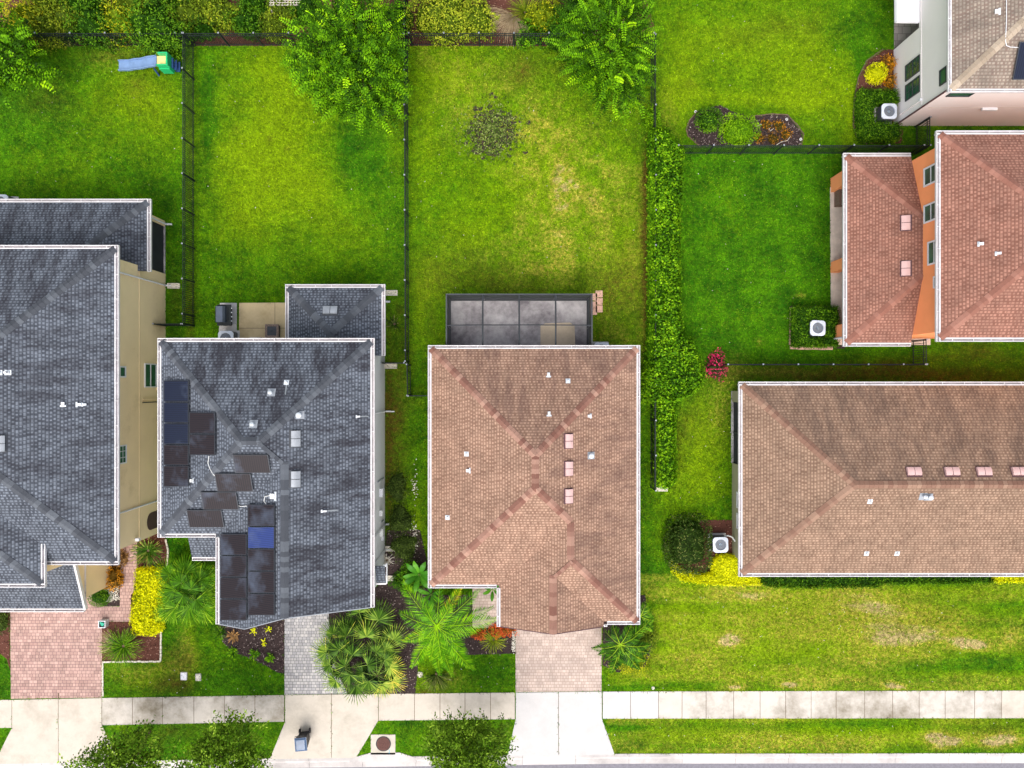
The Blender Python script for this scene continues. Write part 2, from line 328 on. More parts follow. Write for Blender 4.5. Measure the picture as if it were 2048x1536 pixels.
LM = dict(
    tree=leafm('tree_leaf', [(0, (.005, .022, .001)), (.38, (.040, .13, .001)), (.7, (.16, .38, .003)), (1, (.38, .66, .006))]),
    street=leafm('street_tree_leaf', [(0, (.018, .045, .002)), (.45, (.095, .195, .006)), (1, (.38, .56, .05))]),
    green=leafm('green_leaf', [(0, (.006, .028, .001)), (.5, (.035, .115, .003)), (1, (.18, .36, .01))]),
    bright=leafm('bright_leaf', [(0, (.008, .035, .001)), (.5, (.075, .22, .003)), (1, (.32, .58, .01))]),
    lime=leafm('lime_leaf', [(0, (.03, .10, .001)), (.5, (.15, .34, .002)), (1, (.32, .54, .01))]),
    yellow=leafm('yellow_leaf', [(0, (.10, .15, .0)), (.25, (.62, .64, .002)), (1, (1.0, .96, .01))]),
    olive=leafm('olive_leaf', [(0, (.03, .055, .004)), (.5, (.15, .23, .008)), (1, (.46, .50, .03))]),
    gold=leafm('gold_leaf', [(0, (.07, .13, .004)), (.5, (.27, .32, .005)), (1, (.78, .66, .02))]),
    dark=leafm('dark_leaf', [(0, (.010, .022, .002)), (.6, (.035, .075, .006)), (1, (.26, .28, .07))], .1),
    croton=leafm('croton_leaf', [(0, (.06, .05, .01)), (.45, (.30, .13, .01)), (1, (.80, .33, .01))]),
    ixora=leafm('ixora_flower', [(0, (.04, .09, .01)), (.35, (.45, .05, .01)), (1, (.90, .20, .05))]),
    pink=leafm('pink_flower', [(0, (.02, .05, .01)), (.5, (.10, .06, .03)), (.55, (.45, .01, .07)), (1, (.90, .05, .18))]),
    palm=leafm('palm_leaf', [(0, (.008, .035, .002)), (.45, (.075, .22, .004)), (1, (.42, .62, .03))], .15, .4),
    fan=leafm('fan_palm_leaf', [(0, (.006, .022, .002)), (.35, (.07, .16, .012)), (.7, (.32, .44, .05)), (1, (.75, .60, .08))], .15, .4),
    feather=leafm('feather_palm_leaf', [(0, (.015, .08, .002)), (.45, (.12, .36, .003)), (.85, (.34, .62, .01)), (1, (.58, .52, .02))], .2, .4),
    banana=leafm('broad_leaf', [(0, (.02, .10, .005)), (.5, (.05, .22, .008)), (1, (.14, .42, .02))], .2, .4, .2),
    yucca=leafm('spiky_leaf', [(0, (.02, .07, .005)), (.6, (.07, .16, .012)), (1, (.55, .52, .12))], .1, .4),
    bronze=leafm('bronze_leaf', [(0, (.10, .05, .02)), (1, (.50, .28, .10))]),
    straw=leafm('straw_leaf', [(0, (.22, .15, .07)), (1, (.60, .47, .30))]),
    chipd=leafm('dark_mulch_chip', [(0, (.015, .010, .010)), (.6, (.09, .062, .058)), (1, (.34, .27, .25))], .0, .9),
    chipr=leafm('red_mulch_chip', [(0, (.05, .02, .015)), (.7, (.21, .085, .06)), (1, (.42, .25, .19))], .0, .9),
    pebble=leafm('pebble', [(0, (.35, .30, .22)), (1, (.85, .82, .74))], .0, .9),
    weed=leafm('weed_leaf', [(0, (.02, .035, .006)), (.5, (.09, .15, .02)), (1, (.33, .38, .11))]),
)
# ---------------------------------------------------------------- leaf meshes
def norm(a): return a / (np.linalg.norm(a, axis=-1, keepdims=True) + 1e-9)
def rdir(n): return norm(RNG.normal(size=(n, 3)))
def leafmesh(name, Pp, D, Nn, Ln, W, val, mat, parent=None, extra=None, droop=0.0, mixc=None, rel=True):
    Pp = np.asarray(Pp, float); n = len(Pp); D = norm(np.asarray(D, float)); S = norm(np.cross(D, Nn))
    Ln = np.broadcast_to(Ln, (n,))[:, None]; W = np.broadcast_to(W, (n,))[:, None]
    mid = Pp + D * Ln * .5; tip = Pp + D * Ln; tip[:, 2] -= droop * Ln[:, 0]
    V = np.stack([Pp, mid + S * W / 2, tip, mid - S * W / 2], 1).reshape(-1, 3)
    vals = np.repeat(np.clip(val, 0, 1), 4); nf = n; faces4 = np.arange(n * 4).reshape(-1, 4)
    mc = None if mixc is None else np.repeat(mixc, 4, axis=0)
    me = bpy.data.meshes.new(name)
    if extra:
        off = len(V); ev, ef, evv = extra; V = np.vstack([V, np.array(ev)]); vals = np.concatenate([vals, np.full(len(ev), evv) if np.isscalar(evv) else np.asarray(evv)])
        ls = np.concatenate([faces4.ravel()] + [np.array(f) + off for f in ef]); tot = np.concatenate([np.full(nf, 4), [len(f) for f in ef]]).astype(int)
    else: ls = faces4.ravel(); tot = np.full(nf, 4)
    me.vertices.add(len(V)); me.vertices.foreach_set('co', V.ravel()); me.loops.add(len(ls)); me.loops.foreach_set('vertex_index', ls.astype(np.int32))
    me.polygons.add(len(tot)); me.polygons.foreach_set('loop_start', (np.cumsum(tot) - tot).astype(np.int32)); me.polygons.foreach_set('loop_total', tot.astype(np.int32))
    me.update(calc_edges=True)
    a = me.attributes.new('v', 'FLOAT', 'POINT'); a.data.foreach_set('value', vals.astype(np.float32))
    if mc is not None:
        c = me.attributes.new('mixc', 'FLOAT_COLOR', 'POINT'); c.data.foreach_set('color', np.hstack([mc, np.ones((len(mc), 1))]).astype(np.float32).ravel())
    me.validate(); return link(name, me, mat, parent, rel)
def mbx(mb, v=.0): return (mb.v, mb.f, v)
# ================================================================= GROUND
EXCL = []      # polygons (world xy) where no lawn grows
def gp(pts, h=0.0): return [P2(x, y, h) for x, y in pts]
KERB = [(-400, 1532), (0, 1527), (550, 1517), (700, 1515), (1015, 1511), (1228, 1508), (2048, 1507), (2500, 1506)]
def kerb_y(x):
    pts = gp(KERB); return np.interp(x, [p[0] for p in pts], [p[1] for p in pts])
# lawn condition: px, py, rx, ry, weight, channel (0 yellow, 1 straw, 2 brown: bare soil and painted shade)
BL = [
 # left garden
 (240, 210, 90, 90, .55, 0), (300, 190, 60, 60, .4, 0), (330, 270, 40, 60, .45, 0), (60, 340, 60, 60, .25, 0), (150, 330, 60, 60, .25, 0), (215, 110, 90, 12, .35, 2), (90, 200, 60, 40, .35, 2), (275, 175, 22, 25, .5, 2), (300, 95, 60, 8, .5, 2), (230, 120, 60, 22, .3, 1),
 # second garden; brown right of the big tree stands for its shade
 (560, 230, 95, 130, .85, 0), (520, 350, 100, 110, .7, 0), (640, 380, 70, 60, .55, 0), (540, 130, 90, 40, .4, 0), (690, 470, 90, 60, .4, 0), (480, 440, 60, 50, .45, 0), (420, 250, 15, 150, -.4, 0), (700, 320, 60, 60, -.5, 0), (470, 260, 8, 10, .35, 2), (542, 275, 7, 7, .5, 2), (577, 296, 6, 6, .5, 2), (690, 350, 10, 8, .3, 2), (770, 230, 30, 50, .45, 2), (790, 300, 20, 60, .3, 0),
 # third garden; brown below the right hand tree is its shade, painted in
 (900, 150, 80, 60, .5, 0), (920, 200, 60, 60, .45, 1), (880, 115, 50, 25, .5, 1), (1000, 160, 60, 40, .35, 1), (1045, 145, 32, 26, .75, 2), (1050, 135, 60, 40, .3, 2), (1130, 130, 30, 30, .45, 2), (1080, 250, 60, 50, .5, 1), (1130, 330, 90, 90, .75, 1), (1100, 430, 90, 90, .75, 1), (1190, 400, 60, 80, .55, 1), (1060, 520, 120, 50, .45, 1), (990, 270, 80, 60, .5, 1), (1090, 350, 140, 160, .4, 0), (960, 400, 60, 45, -.9, 1), (960, 395, 75, 50, .08, 0), (1240, 560, 50, 100, .55, 2), (1265, 480, 25, 200, .4, 1), (1000, 560, 160, 22, .55, 2), (900, 520, 70, 50, .35, 2), (1215, 600, 60, 60, .5, 2), (1230, 690, 60, 60, .4, 1), (870, 640, 25, 90, .4, 2), (1240, 510, 60, 90, .35, 0), (930, 470, 60, 40, .35, 0), (1240, 190, 60, 40, .55, 2), (850, 300, 25, 120, .25, 0), (1150, 500, 60, 60, .4, 1), (865, 560, 30, 60, .35, 0), (1290, 280, 12, 50, -.3, 0),
 (1300, 335, 13, 50, 1.8, 2), (1297, 450, 14, 100, 1.5, 2), (1295, 600, 13, 110, 1.4, 2), (1288, 480, 12, 120, .5, 2), (1298, 350, 16, 50, .7, 1), (1295, 520, 14, 160, .4, 1),
 # upper right lawn
 (1450, 80, 130, 100, .55, 0), (1620, 130, 90, 120, .55, 0), (1700, 60, 60, 60, -.2, 0), (1360, 180, 40, 90, .55, 0), (1500, 200, 150, 20, .5, 0), (1700, 240, 20, 60, .6, 0), (1560, 60, 120, 30, .3, 2), (1650, 200, 80, 50, .35, 0), (1720, 130, 20, 60, -.4, 0), (1340, 240, 20, 60, .3, 1), (1380, 170, 12, 12, .4, 2),
 # deep green lawn
 (1430, 380, 60, 70, .12, 0), (1500, 430, 80, 60, .1, 0), (1480, 640, 70, 40, .15, 0), (1600, 590, 10, 5, .6, 1), (1520, 685, 8, 6, .5, 1),
 # strip left of the long house and north of it; brown behind the house is its shade put into the lawn
 (1410, 880, 50, 90, .6, 0), (1380, 850, 30, 60, .4, 2), (1440, 820, 25, 60, .5, 1), (1350, 1000, 60, 70, .3, 0), (1400, 960, 50, 50, .35, 0), (1470, 760, 30, 40, .35, 1), (1750, 738, 330, 14, .6, 2), (1750, 755, 330, 16, .9, 2), (1560, 745, 130, 8, .6, 1), (1920, 715, 160, 8, .4, 2), (1960, 700, 60, 12, .6, 2), (1355, 900, 14, 100, .3, 2), (1320, 1120, 30, 60, .2, 0), (1420, 1045, 30, 12, .3, 0),
 # front lawn of the long house
 (1520, 1270, 300, 110, .75, 0), (1900, 1330, 260, 60, -.1, 0), (1750, 1220, 120, 60, .55, 0), (1470, 1180, 60, 25, .8, 1), (1530, 1190, 60, 22, .6, 1), (1490, 1250, 60, 30, .75, 1), (1460, 1285, 36, 14, 1.9, 1), (1600, 1255, 70, 30, .7, 1), (1720, 1200, 80, 45, .85, 1), (1800, 1220, 90, 30, .6, 1), (1760, 1260, 110, 30, .8, 1), (1850, 1275, 100, 25, .7, 1), (1940, 1293, 40, 12, 2.2, 1), (2030, 1270, 22, 20, 1.0, 1), (1740, 1320, 70, 24, .8, 1), (1470, 1372, 24, 7, 2.0, 1), (1580, 1370, 18, 6, 1.9, 1), (1790, 1370, 28, 7, 1.9, 1), (1680, 1365, 90, 12, .7, 1), (1375, 1290, 50, 60, .5, 1), (1360, 1240, 50, 60, .45, 0), (1420, 1330, 60, 40, .4, 1), (1300, 1180, 30, 60, -.6, 0), (1270, 1375, 60, 8, -.3, 0), (1900, 1200, 120, 30, .2, 0), (1600, 1340, 90, 22, .4, 1), (1760, 1240, 240, 50, .25, 2),
 # verge right
 (1500, 1470, 200, 30, .6, 0), (1850, 1470, 200, 30, .65, 0), (1450, 1500, 120, 10, .7, 1), (1520, 1480, 60, 26, .5, 1), (1660, 1495, 90, 12, .9, 1), (1740, 1480, 30, 20, .5, 1), (1880, 1475, 24, 14, 2.4, 1), (1912, 1481, 18, 9, 2.2, 1), (2000, 1482, 48, 16, 2.0, 1), (1880, 1496, 20, 5, 1.0, 1), (1980, 1460, 80, 20, .4, 2), (1250, 1470, 35, 30, -.4, 0),
 # front left lawns
 (290, 1350, 70, 30, .55, 0), (350, 1370, 35, 16, .9, 2), (355, 1320, 28, 30, .6, 2), (370, 1300, 20, 40, .6, 1), (265, 1340, 50, 20, .45, 1), (385, 1290, 12, 60, .45, 0), (340, 1340, 40, 30, .45, 1), (470, 1370, 60, 20, -.3, 0), (240, 1455, 20, 15, .5, 0), (340, 1470, 60, 20, .45, 2), (10, 1330, 12, 18, -.2, 0), (470, 1470, 60, 30, .15, 0),
 (850, 1345, 50, 26, .5, 0), (845, 1380, 60, 8, .9, 2), (900, 1360, 40, 16, .45, 1), (980, 1345, 40, 20, -.3, 0), (860, 1480, 40, 20, .2, 0), (930, 1460, 60, 14, .4, 2),
 # alley between the two middle houses: dark soil, with gray house shade painted in
 (805, 700, 25, 120, .3, 2), (795, 900, 24, 160, .7, 2), (790, 830, 20, 40, .4, 2), (840, 620, 14, 90, .2, 0), (800, 620, 10, 12, .5, 2), (835, 1050, 16, 60, .5, 0), (778, 900, 8, 260, .9, 2), (805, 760, 10, 40, .2, 1), (350, 600, 12, 60, .4, 2), (378, 620, 9, 90, .6, 2), (380, 300, 8, 220, .3, 2),
 (880, 1120, 30, 60, .3, 2),
]
def lawn_mix(x, y):
    """how yellow, strawy and brown the lawn is, painted shade included, at world x, y"""
    f = F / H; px = np.asarray(x) * f + 1024; py = 768 - np.asarray(y) * f
    wx = (fbm(x, y, 1.6, 5) - .5) * 60; wy = (fbm(x, y, 1.6, 9) - .5) * 60; big = fbm(x, y, 5.0, 31)
    out = np.zeros((len(px), 3)); out[:, 0] = .20 + .25 * (big - .5); out[:, 1] = .03
    out[:, 0] -= np.where(px < 368, .14, 0); sk = fbm(x * .22, y * 2.3, 1.3, 55, 4) - .5; sk2 = fbm(x * .5, y * 1.2, 2.2, 61, 4) - .5; fr_ = (px > 1215) & (py > 1150); out[:, 1] += np.where(fr_, np.clip(sk * 1.3 + sk2 * .9, -.1, .6), 0); out[:, 0] += np.where(fr_, sk * .9 + .24, 0)
    for bx, by, rx, ry, w, ch in BL:
        k = min(1.0, min(rx, ry) / 30)
        d = ((px + wx * k - bx) / rx) ** 2 + ((py + wy * k - by) / ry) ** 2
        out[:, ch] += w * np.exp(-np.clip(d, 0, 30) * 1.1)
    # the mower's passes along the right front lawn
    st = (px > 1215) & (py > 1150); out[:, 0] += np.where(st, .16 * np.sin(y * 5.3 + fbm(x, y, 6, 4) * 3), 0); out[:, 1] += np.where(st, .14 * np.maximum(0, np.sin(y * 5.3 + 1.2 + fbm(x * .4, y, 3, 8) * 3)), 0)
    dg = (px > 1345) & (px < 1850) & (py > 300) & (py < 728); out[:, 0] -= np.where(dg, .22, 0)
    cg = (px > 818) & (px < 1300) & (py < 700); fl = fbm(x, y, .7, 91, 4) - .5; out[:, 1] *= np.where(cg, np.clip(.62 + fl * 2.6, .1, 1.25), 1); out[:, 2] *= np.where(cg & (px < 1285), .8, 1); out[:, 0] += np.where(cg, .20, 0)
    return np.clip(out, 0, [1.3, 2.0, 1.5])
def paint_mix(o):
    me = o.data; n = len(me.vertices); co = np.zeros(n * 3); me.vertices.foreach_get('co', co); co = co.reshape(-1, 3)
    a = me.attributes.new('mixc', 'FLOAT_COLOR', 'POINT'); a.data.foreach_set('color', np.hstack([lawn_mix(co[:, 0], co[:, 1]), np.ones((n, 1))]).astype(np.float32).ravel())
# lawn sheet as a fine grid whose lower edge follows the kerb
gx = np.concatenate([[-220, -120, -60], np.arange(-34, 34.01, .16), [60, 120, 220]]); ny = 275
V = []; 
for j in range(ny + 4):
    for x in gx:
        y0 = float(kerb_y(x)); 
        if j <= ny: y = y0 + (26.5 - y0) * j / ny
        else: y = (40, 90, 220)[j - ny - 1]
        V.append((x, y, .025 * (vnoise(x, y, 3.0, 3) - .5) - .012 if abs(x) < 35 else 0))
nx = len(gx); Fs = [[j * nx + i, j * nx + i + 1, (j + 1) * nx + i + 1, (j + 1) * nx + i] for j in range(ny + 3) for i in range(nx - 1)]
me = bpy.data.meshes.new('lawn'); me.from_pydata(V, [], Fs); me.update()
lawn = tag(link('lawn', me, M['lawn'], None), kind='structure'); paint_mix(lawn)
gm = MB(); gm.poly([(-260, -260, -.2), (260, -260, -.2), (260, 260, -.2), (-260, 260, -.2)]); tag(gm.build('ground', M['mulchb']), kind='structure')
ky = [P2(*k) for k in KERB]
rd = MB(); rd.poly([(ky[0][0] - 200, ky[0][1] - .55, -.1)] + [(x, y - .55, -.1) for x, y in ky] + [(ky[-1][0] + 200, ky[-1][1] - .55, -.1), (260, -60, -.1), (-260, -60, -.1)][::1]); tag(rd.build('road', M['asphalt']), kind='structure')
# kerb with its gutter pan, cut in lengths
kb = MB(); xs = np.arange(-36, 36, 3.05)
for x0 in xs:
    x1 = x0 + 3.035; prof = [(0.02, -.19), (0.02, .022), (-.16, .02), (-.30, -.075), (-.60, -.09), (-.60, -.19)]
    a = [(x0, float(kerb_y(x0)) + d, z) for d, z in prof]; b = [(x1, float(kerb_y(x1)) + d, z) for d, z in prof]
    for k in range(len(prof) - 1): kb.poly([a[k], b[k], b[k + 1], a[k + 1]][::-1])
    kb.poly(a); kb.poly(b[::-1])
tag(kb.build('kerb', M['kerb']), kind='structure')

def sheet(name, pts, mat, z=.012, th=.06, kind='structure', excl=True, hpts=None):
    w = hpts or gp(pts); A = sum(w[i][0] * w[(i + 1) % len(w)][1] - w[(i + 1) % len(w)][0] * w[i][1] for i in range(len(w)))
    if A < 0: w = w[::-1]
    m = MB(); m.prism(w, z - th, z, bottom=False); o = m.build(name, mat); tag(o, kind=kind)
    if excl: EXCL.append(w)
    return o
# sidewalk slabs: top edge and bottom edge of the strip as functions of px
TOPX = [0, 205, 570, 1030, 1205, 2048, 2100]; TOPY = [1400, 1396, 1390, 1385, 1383, 1381, 1381]
BOTX = [0, 205, 570, 760, 1030, 1205, 2048, 2100]; BOTY = [1456, 1450, 1443, 1441, 1438, 1437, 1436, 1436]
def slabs(name, cuts, mat, gap=1.0, z=.02):
    m = MB()
    for a, b in zip(cuts, cuts[1:]):
        a2, b2 = a + gap / 2, b - gap / 2
        q = [(a2, np.interp(a2, BOTX, BOTY)), (b2, np.interp(b2, BOTX, BOTY)), (b2, np.interp(b2, TOPX, TOPY)), (a2, np.interp(a2, TOPX, TOPY))]
        m.prism(gp(q), -.06, z + random.uniform(-.004, .004), bottom=False)
    o = m.build(name, mat); tag(o, kind='structure'); a, b = cuts[0], cuts[-1]; jb = MB(); jb.prism(gp([(a, np.interp(a, BOTX, BOTY)), (b, np.interp(b, BOTX, BOTY)), (b, np.interp(b, TOPX, TOPY)), (a, np.interp(a, TOPX, TOPY))]), -.05, .013, bottom=False); tag(jb.build('sidewalk_joint', M['bark']), kind='structure')
    a, b = cuts[0], cuts[-1]
    EXCL.append(gp([(a, np.interp(a, BOTX, BOTY)), (b, np.interp(b, BOTX, BOTY))] + [(c, np.interp(c, TOPX, TOPY)) for c in cuts[::-1]])); return o
slabs('sidewalk', [-100, -40, 24], M['conc'])
slabs('sidewalk', [204, 265, 325, 388, 449, 510, 569], M['concd'])
slabs('sidewalk', [757, 829, 880, 930, 981, 1030], M['conc'])
slabs('sidewalk', [1205, 1261, 1317], M['concw'])
slabs('sidewalk', [1317, 1364, 1412, 1467, 1520, 1571, 1622, 1672, 1729, 1785, 1838, 1890, 1949, 2003], M['concd'])
slabs('sidewalk', [2003, 2060, 2100], M['conc'])
def apron(name, l, r, mid, mat, lf, rf, gap=1.0):
    """two concrete leaves of a driveway apron: l, r at the paving; lf, rf at the kerb"""
    m = MB()
    for a, b, fa, fb in ((l, mid, lf, mid), (mid, r, mid, rf)):
        ga = gap / 2
        q = [(fa + (ga if fa == mid else 0), np.interp(fa, [k[0] for k in KERB], [k[1] for k in KERB]) + .5), (fb - (ga if fb == mid else 0), np.interp(fb, [k[0] for k in KERB], [k[1] for k in KERB]) + .5),
             (b - ga, np.interp(b, BOTX, BOTY)), (b - ga, np.interp(b, TOPX, TOPY)), (a + ga, np.interp(a, TOPX, TOPY)), (a + ga, np.interp(a, BOTX, BOTY))]
        m.prism(gp(q), -.06, .023, bottom=False)
        if a == l: jb = MB(); x_ = mid; jb.prism(gp([(x_ - 1, 1520 if x_ < 800 else 1509), (x_ + 1, 1520 if x_ < 800 else 1509), (x_ + 1, 1386), (x_ - 1, 1386)]), -.05, .013, bottom=False); tag(jb.build('driveway_joint', M['bark']), kind='structure')
        EXCL.append(gp(q))
    o = m.build(name, mat); return tag(o, kind='structure')
apron('driveway_apron', 24, 204, 117, M['conc'], -12, 240)
apron('driveway_apron', 570, 757, 663, M['conc'], 540, 712)
apron('driveway_apron', 1031, 1204, 1117, M['concw'], 1015, 1229)
jm = MB()
for x0, x1, y0, y1 in ((20, 206, 1400, 1446),): pass
# driveways and paths
sheet('driveway', [(20, 1160), (20, 1180), (22, 1397.5), (204, 1395), (204.45, 1243), (204.45, 1160)], M['paverp'])
sheet('path', [(204.5, 1213), (204.5, 1243), (262, 1243), (266, 1190), (274, 1180), (274, 1075), (240, 1085), (240, 1213)], M['paverp'])
sheet('driveway', [(569, 1180), (569, 1389), (695, 1387.6), (672, 1340), (660, 1290), (655, 1180)], M['paverg'])
sheet('driveway', [(1031, 1200), (1031, 1384), (1203, 1382), (1203, 1200)], M['paverc'])
sheet('path', [(945, 1140), (945, 1256), (1000, 1256), (1030.5, 1256), (1030.5, 1140)], M['paverc'])
sheet('patio', [(479, 606), (478, 710), (640, 710), (640, 605)], M['concp'], z=.05, th=.12)
o = sheet('equipment_pad', [(441, 612), (437, 700), (474, 700), (474, 606), (441, 606)], M['concw'], z=.06, th=.1)
pj = MB(); 
for q in ((550, 605.5, 550.8, 700), (479, 656, 640, 656.9)):
    a = P2(q[0], q[1]); b = P2(q[2], q[3]); pj.box(min(a[0], b[0]), max(a[0], b[0]), min(a[1], b[1]), max(a[1], b[1]), .045, .0525)
tag(pj.build('patio_joint', M['bark']), kind='structure')
sheet('patio', [(1788, -40), (1788, 104), (1900, 104), (1900, -40)], M['paverd'], z=.03, th=.09)
sheet('patio', [(1660, 374), (1662, 690), (1860, 690), (1860, 374)], M['creamst'], z=.05, th=.12)

# ---- beds: a sheet of soil plus loose chips, one stuff object each
def bed(pts, kind='d', n=70, z=.012, edge=None):
    w = gp(pts); A = sum(w[i][0] * w[(i + 1) % len(w)][1] - w[(i + 1) % len(w)][0] * w[i][1] for i in range(len(w))) / 2
    if A < 0: w = w[::-1]
    A = abs(A); m = MB(); m.prism(w, -.05, z, bottom=False); k = int(A * n); q = pinpoly(w, k)
    D = rdir(k); D[:, 2] *= .25; N_ = np.tile([0, 0, 1.], (k, 1)) + rdir(k) * .5
    o = leafmesh('mulch', np.c_[q, np.full(k, z + .012) + RNG.random(k) * .02], D, N_, .05 + RNG.random(k) * .09, .03 + RNG.random(k) * .03, RNG.random(k) ** 1.6, LM['chipd' if kind == 'd' else 'chipr'], extra=mbx(m, .25))
    tag(o, kind='stuff'); EXCL.append(w)
    return o
bed([(1790, 98), (1768, 100), (1735, 122), (1718, 155), (1709, 200), (1708, 250), (1713, 272), (1735, 287), (1802, 287), (1806, 262), (1792, 250)], 'r', 160)
bed([(1396, 222), (1380, 240), (1373, 258), (1377, 272), (1400, 292), (1600, 292), (1605, 268), (1590, 248), (1574, 231), (1545, 229), (1500, 234), (1462, 222), (1440, 210)], 'd', 160)
bed([(204, 1243.5), (262, 1243.5), (262, 1190), (270, 1180), (275, 1130), (275, 1060), (330, 1070), (338, 1140), (322, 1210), (322, 1321), (204, 1324)], 'r', 120)
bed([(436, 1165), (436, 1262), (446, 1285), (470, 1305), (500, 1316), (530, 1330), (555, 1345), (568.5, 1347), (568.5, 1165)], 'd', 150)
bed([(757.5, 1388), (696, 1388), (673, 1340), (661, 1290), (656, 1200), (720, 1190), (757.5, 1170), (775, 1060), (840, 1060), (870, 1190), (944, 1190), (944, 1256), (1030.5, 1256), (1030.5, 1307), (925, 1310), (900, 1290), (840, 1300), (830, 1388)], 'd', 110)
bed([(204.8, 1130), (240, 1085), (239.6, 1212), (204.8, 1212)], 'd', 100)
bed([(-60, 1200), (19, 1200), (20, 1340), (14, 1318), (-10, 1300), (-60, 1290)], 'r', 90)
bed([(-100, -60), (-100, 92), (380, 92), (1310, 92), (1310, 60), (1280, -60)], 'r', 40)
bed([(1580, 612), (1580, 696), (1665, 697), (1690, 697), (1690, 655), (1660, 655), (1660, 612)], 'd', 80)
bed([(1350, 1130), (1400, 1040), (1478, 1040), (1500, 1150), (2080, 1140), (2080, 1160), (1520, 1163), (1400, 1163), (1360, 1150)], 'r', 60)
bed([(1205, 1190), (1205, 1330), (1235, 1345), (1290, 1335), (1305, 1290), (1290, 1190)], 'd', 60)
# ragged dark patch of ground cover in the third garden
q = np.array([P2(983 + RNG.normal() * 28, 266 + RNG.normal() * 25) for _ in range(1200)]); k = len(q)
leafc = leafmesh('ground_cover', np.c_[q, .02 + RNG.random(k) * .12], rdir(k) * [1, 1, .4], np.tile([0, 0, 1.], (k, 1)) + rdir(k) * .7, .10 + RNG.random(k) * .1, .07, RNG.random(k) ** .8 * .9, LM['weed'])
tag(leafc, kind='stuff')
# bare soil lumps showing between the weeds
mm = MB()
for _ in range(620):
    a, r = random.random() * 6.28, abs(random.gauss(0, .52)); x = 985 + math.cos(a) * r * 46; y = 265 + math.sin(a) * r * 42
    cx, cy = P2(x, y); R_ = random.uniform(.05, .2); ph = random.random() * 6
    mm.poly([(cx + R_ * (1 + .35 * math.sin(3 * t + ph)) * math.cos(t), cy + R_ * (.8 + .3 * math.cos(2 * t + ph)) * math.sin(t), .014 + random.random() * .006) for t in [2 * math.pi * j / 9 for j in range(9)]])
tag(mm.build('bare_soil', M['mulchb']), kind='stuff')

# utility covers, manhole and storm inlet
def flat_box(name, label, cat, px, py, w, d, h, mat, group=None):
    x, y = P2(px, py); m = MB(); m.prism([(a, b) for a, b in rsq(w / 2, .03, 3, d / 2)], -.02, h); t = thing(name, label, cat, (x, y, 0), group)
    m.build('lid', mat, t, rel=False); r = MB(); r.prism(rsq(w / 2 + .03, .04, 3, d / 2 + .03), -.02, h - .012)
    r.build('rim', M['kerb'], t, rel=False); return t
flat_box('meter_cover', 'pale lilac square meter cover set in the thin brownish grass', 'utility cover', 368, 1352, .32, .40, .05, M['awning'], 'meter covers in the front lawn')
flat_box('meter_cover', 'speckled white meter cover set at the edge of the thick green grass', 'utility cover', 397, 1354, .26, .36, .05, M['stone'], 'meter covers in the front lawn')
x, y = P2(767, 1487); t = thing('manhole', 'round rusty manhole cover in a square concrete collar beside the kerb', 'manhole', (x, y, 0))
m = MB(); m.box(-.72, .68, -.62, .52, -.06, .03); bevel(m.build('collar', M['conc'], t, rel=False), .01)
m = MB(); m.cyl(0, 0, .03, .045, .43, 32); m.build('ring', M['black'], t, rel=False)
m = MB(); m.cyl(0, 0, .045, .055, .38, 32)
for k in range(-4, 5): m.box(-.3, .3, k * .075 - .012, k * .075 + .012, .055, .062)
m.build('lid', M['manhole'], t, rel=False)
m = MB(); m.box(.31, .35, -.55, -.33, .03, .034); m.build('paint_mark', M['blue'], t, rel=False)
EXCL.append(gp([(742, 1468), (792, 1468), (800, 1515), (742, 1515)]))
sheet('storm_inlet_apron', [(700, 1517), (742, 1505), (800, 1505), (832, 1515), (832, 1524), (700, 1524)], M['kerb'], z=.03, th=.05)
x, y = P2(840, 1349); m = MB(); m.cyl(0, 0, -.02, .02, .17, 14); m.cyl(0, 0, .02, .03, .05, 10); t = thing('sprinkler', 'round tan sprinkler patch in the lawn between palm leaves', 'sprinkler', (x, y, 0)); m.build('collar', M['stone'], t, rel=False)
x, y = P2(1306, 1376); m = MB(); m.cyl(0, 0, -.02, .03, .09, 14); m.cyl(0, 0, .03, .04, .04, 10); t = thing('sprinkler', 'small round sprinkler in the lawn edge by the white sidewalk slabs', 'sprinkler', (x, y, 0)); m.build('collar', M['stone'], t, rel=False)
for i, (px, py, lb) in enumerate(((1391, 224, 'at the left end of the island bed'), (1573, 239, 'at the top right corner of the island bed'), (1601, 279, 'at the right end of the island bed by the fence'), (1766, 283, 'at the bottom tip of the bed beside the white house'))):
    x, y = P2(px, py); t = thing('sprinkler', 'white ringed sprinkler head ' + lb, 'sprinkler', (x, y, 0), 'sprinkler heads in the mulch beds')
    m = MB(); m.cyl(0, 0, -.02, .05, .075, 14); m.build('collar', M['pale'], t, rel=False); m = MB(); m.cyl(0, 0, .05, .056, .035, 10); m.build('nozzle', M['black'], t, rel=False)

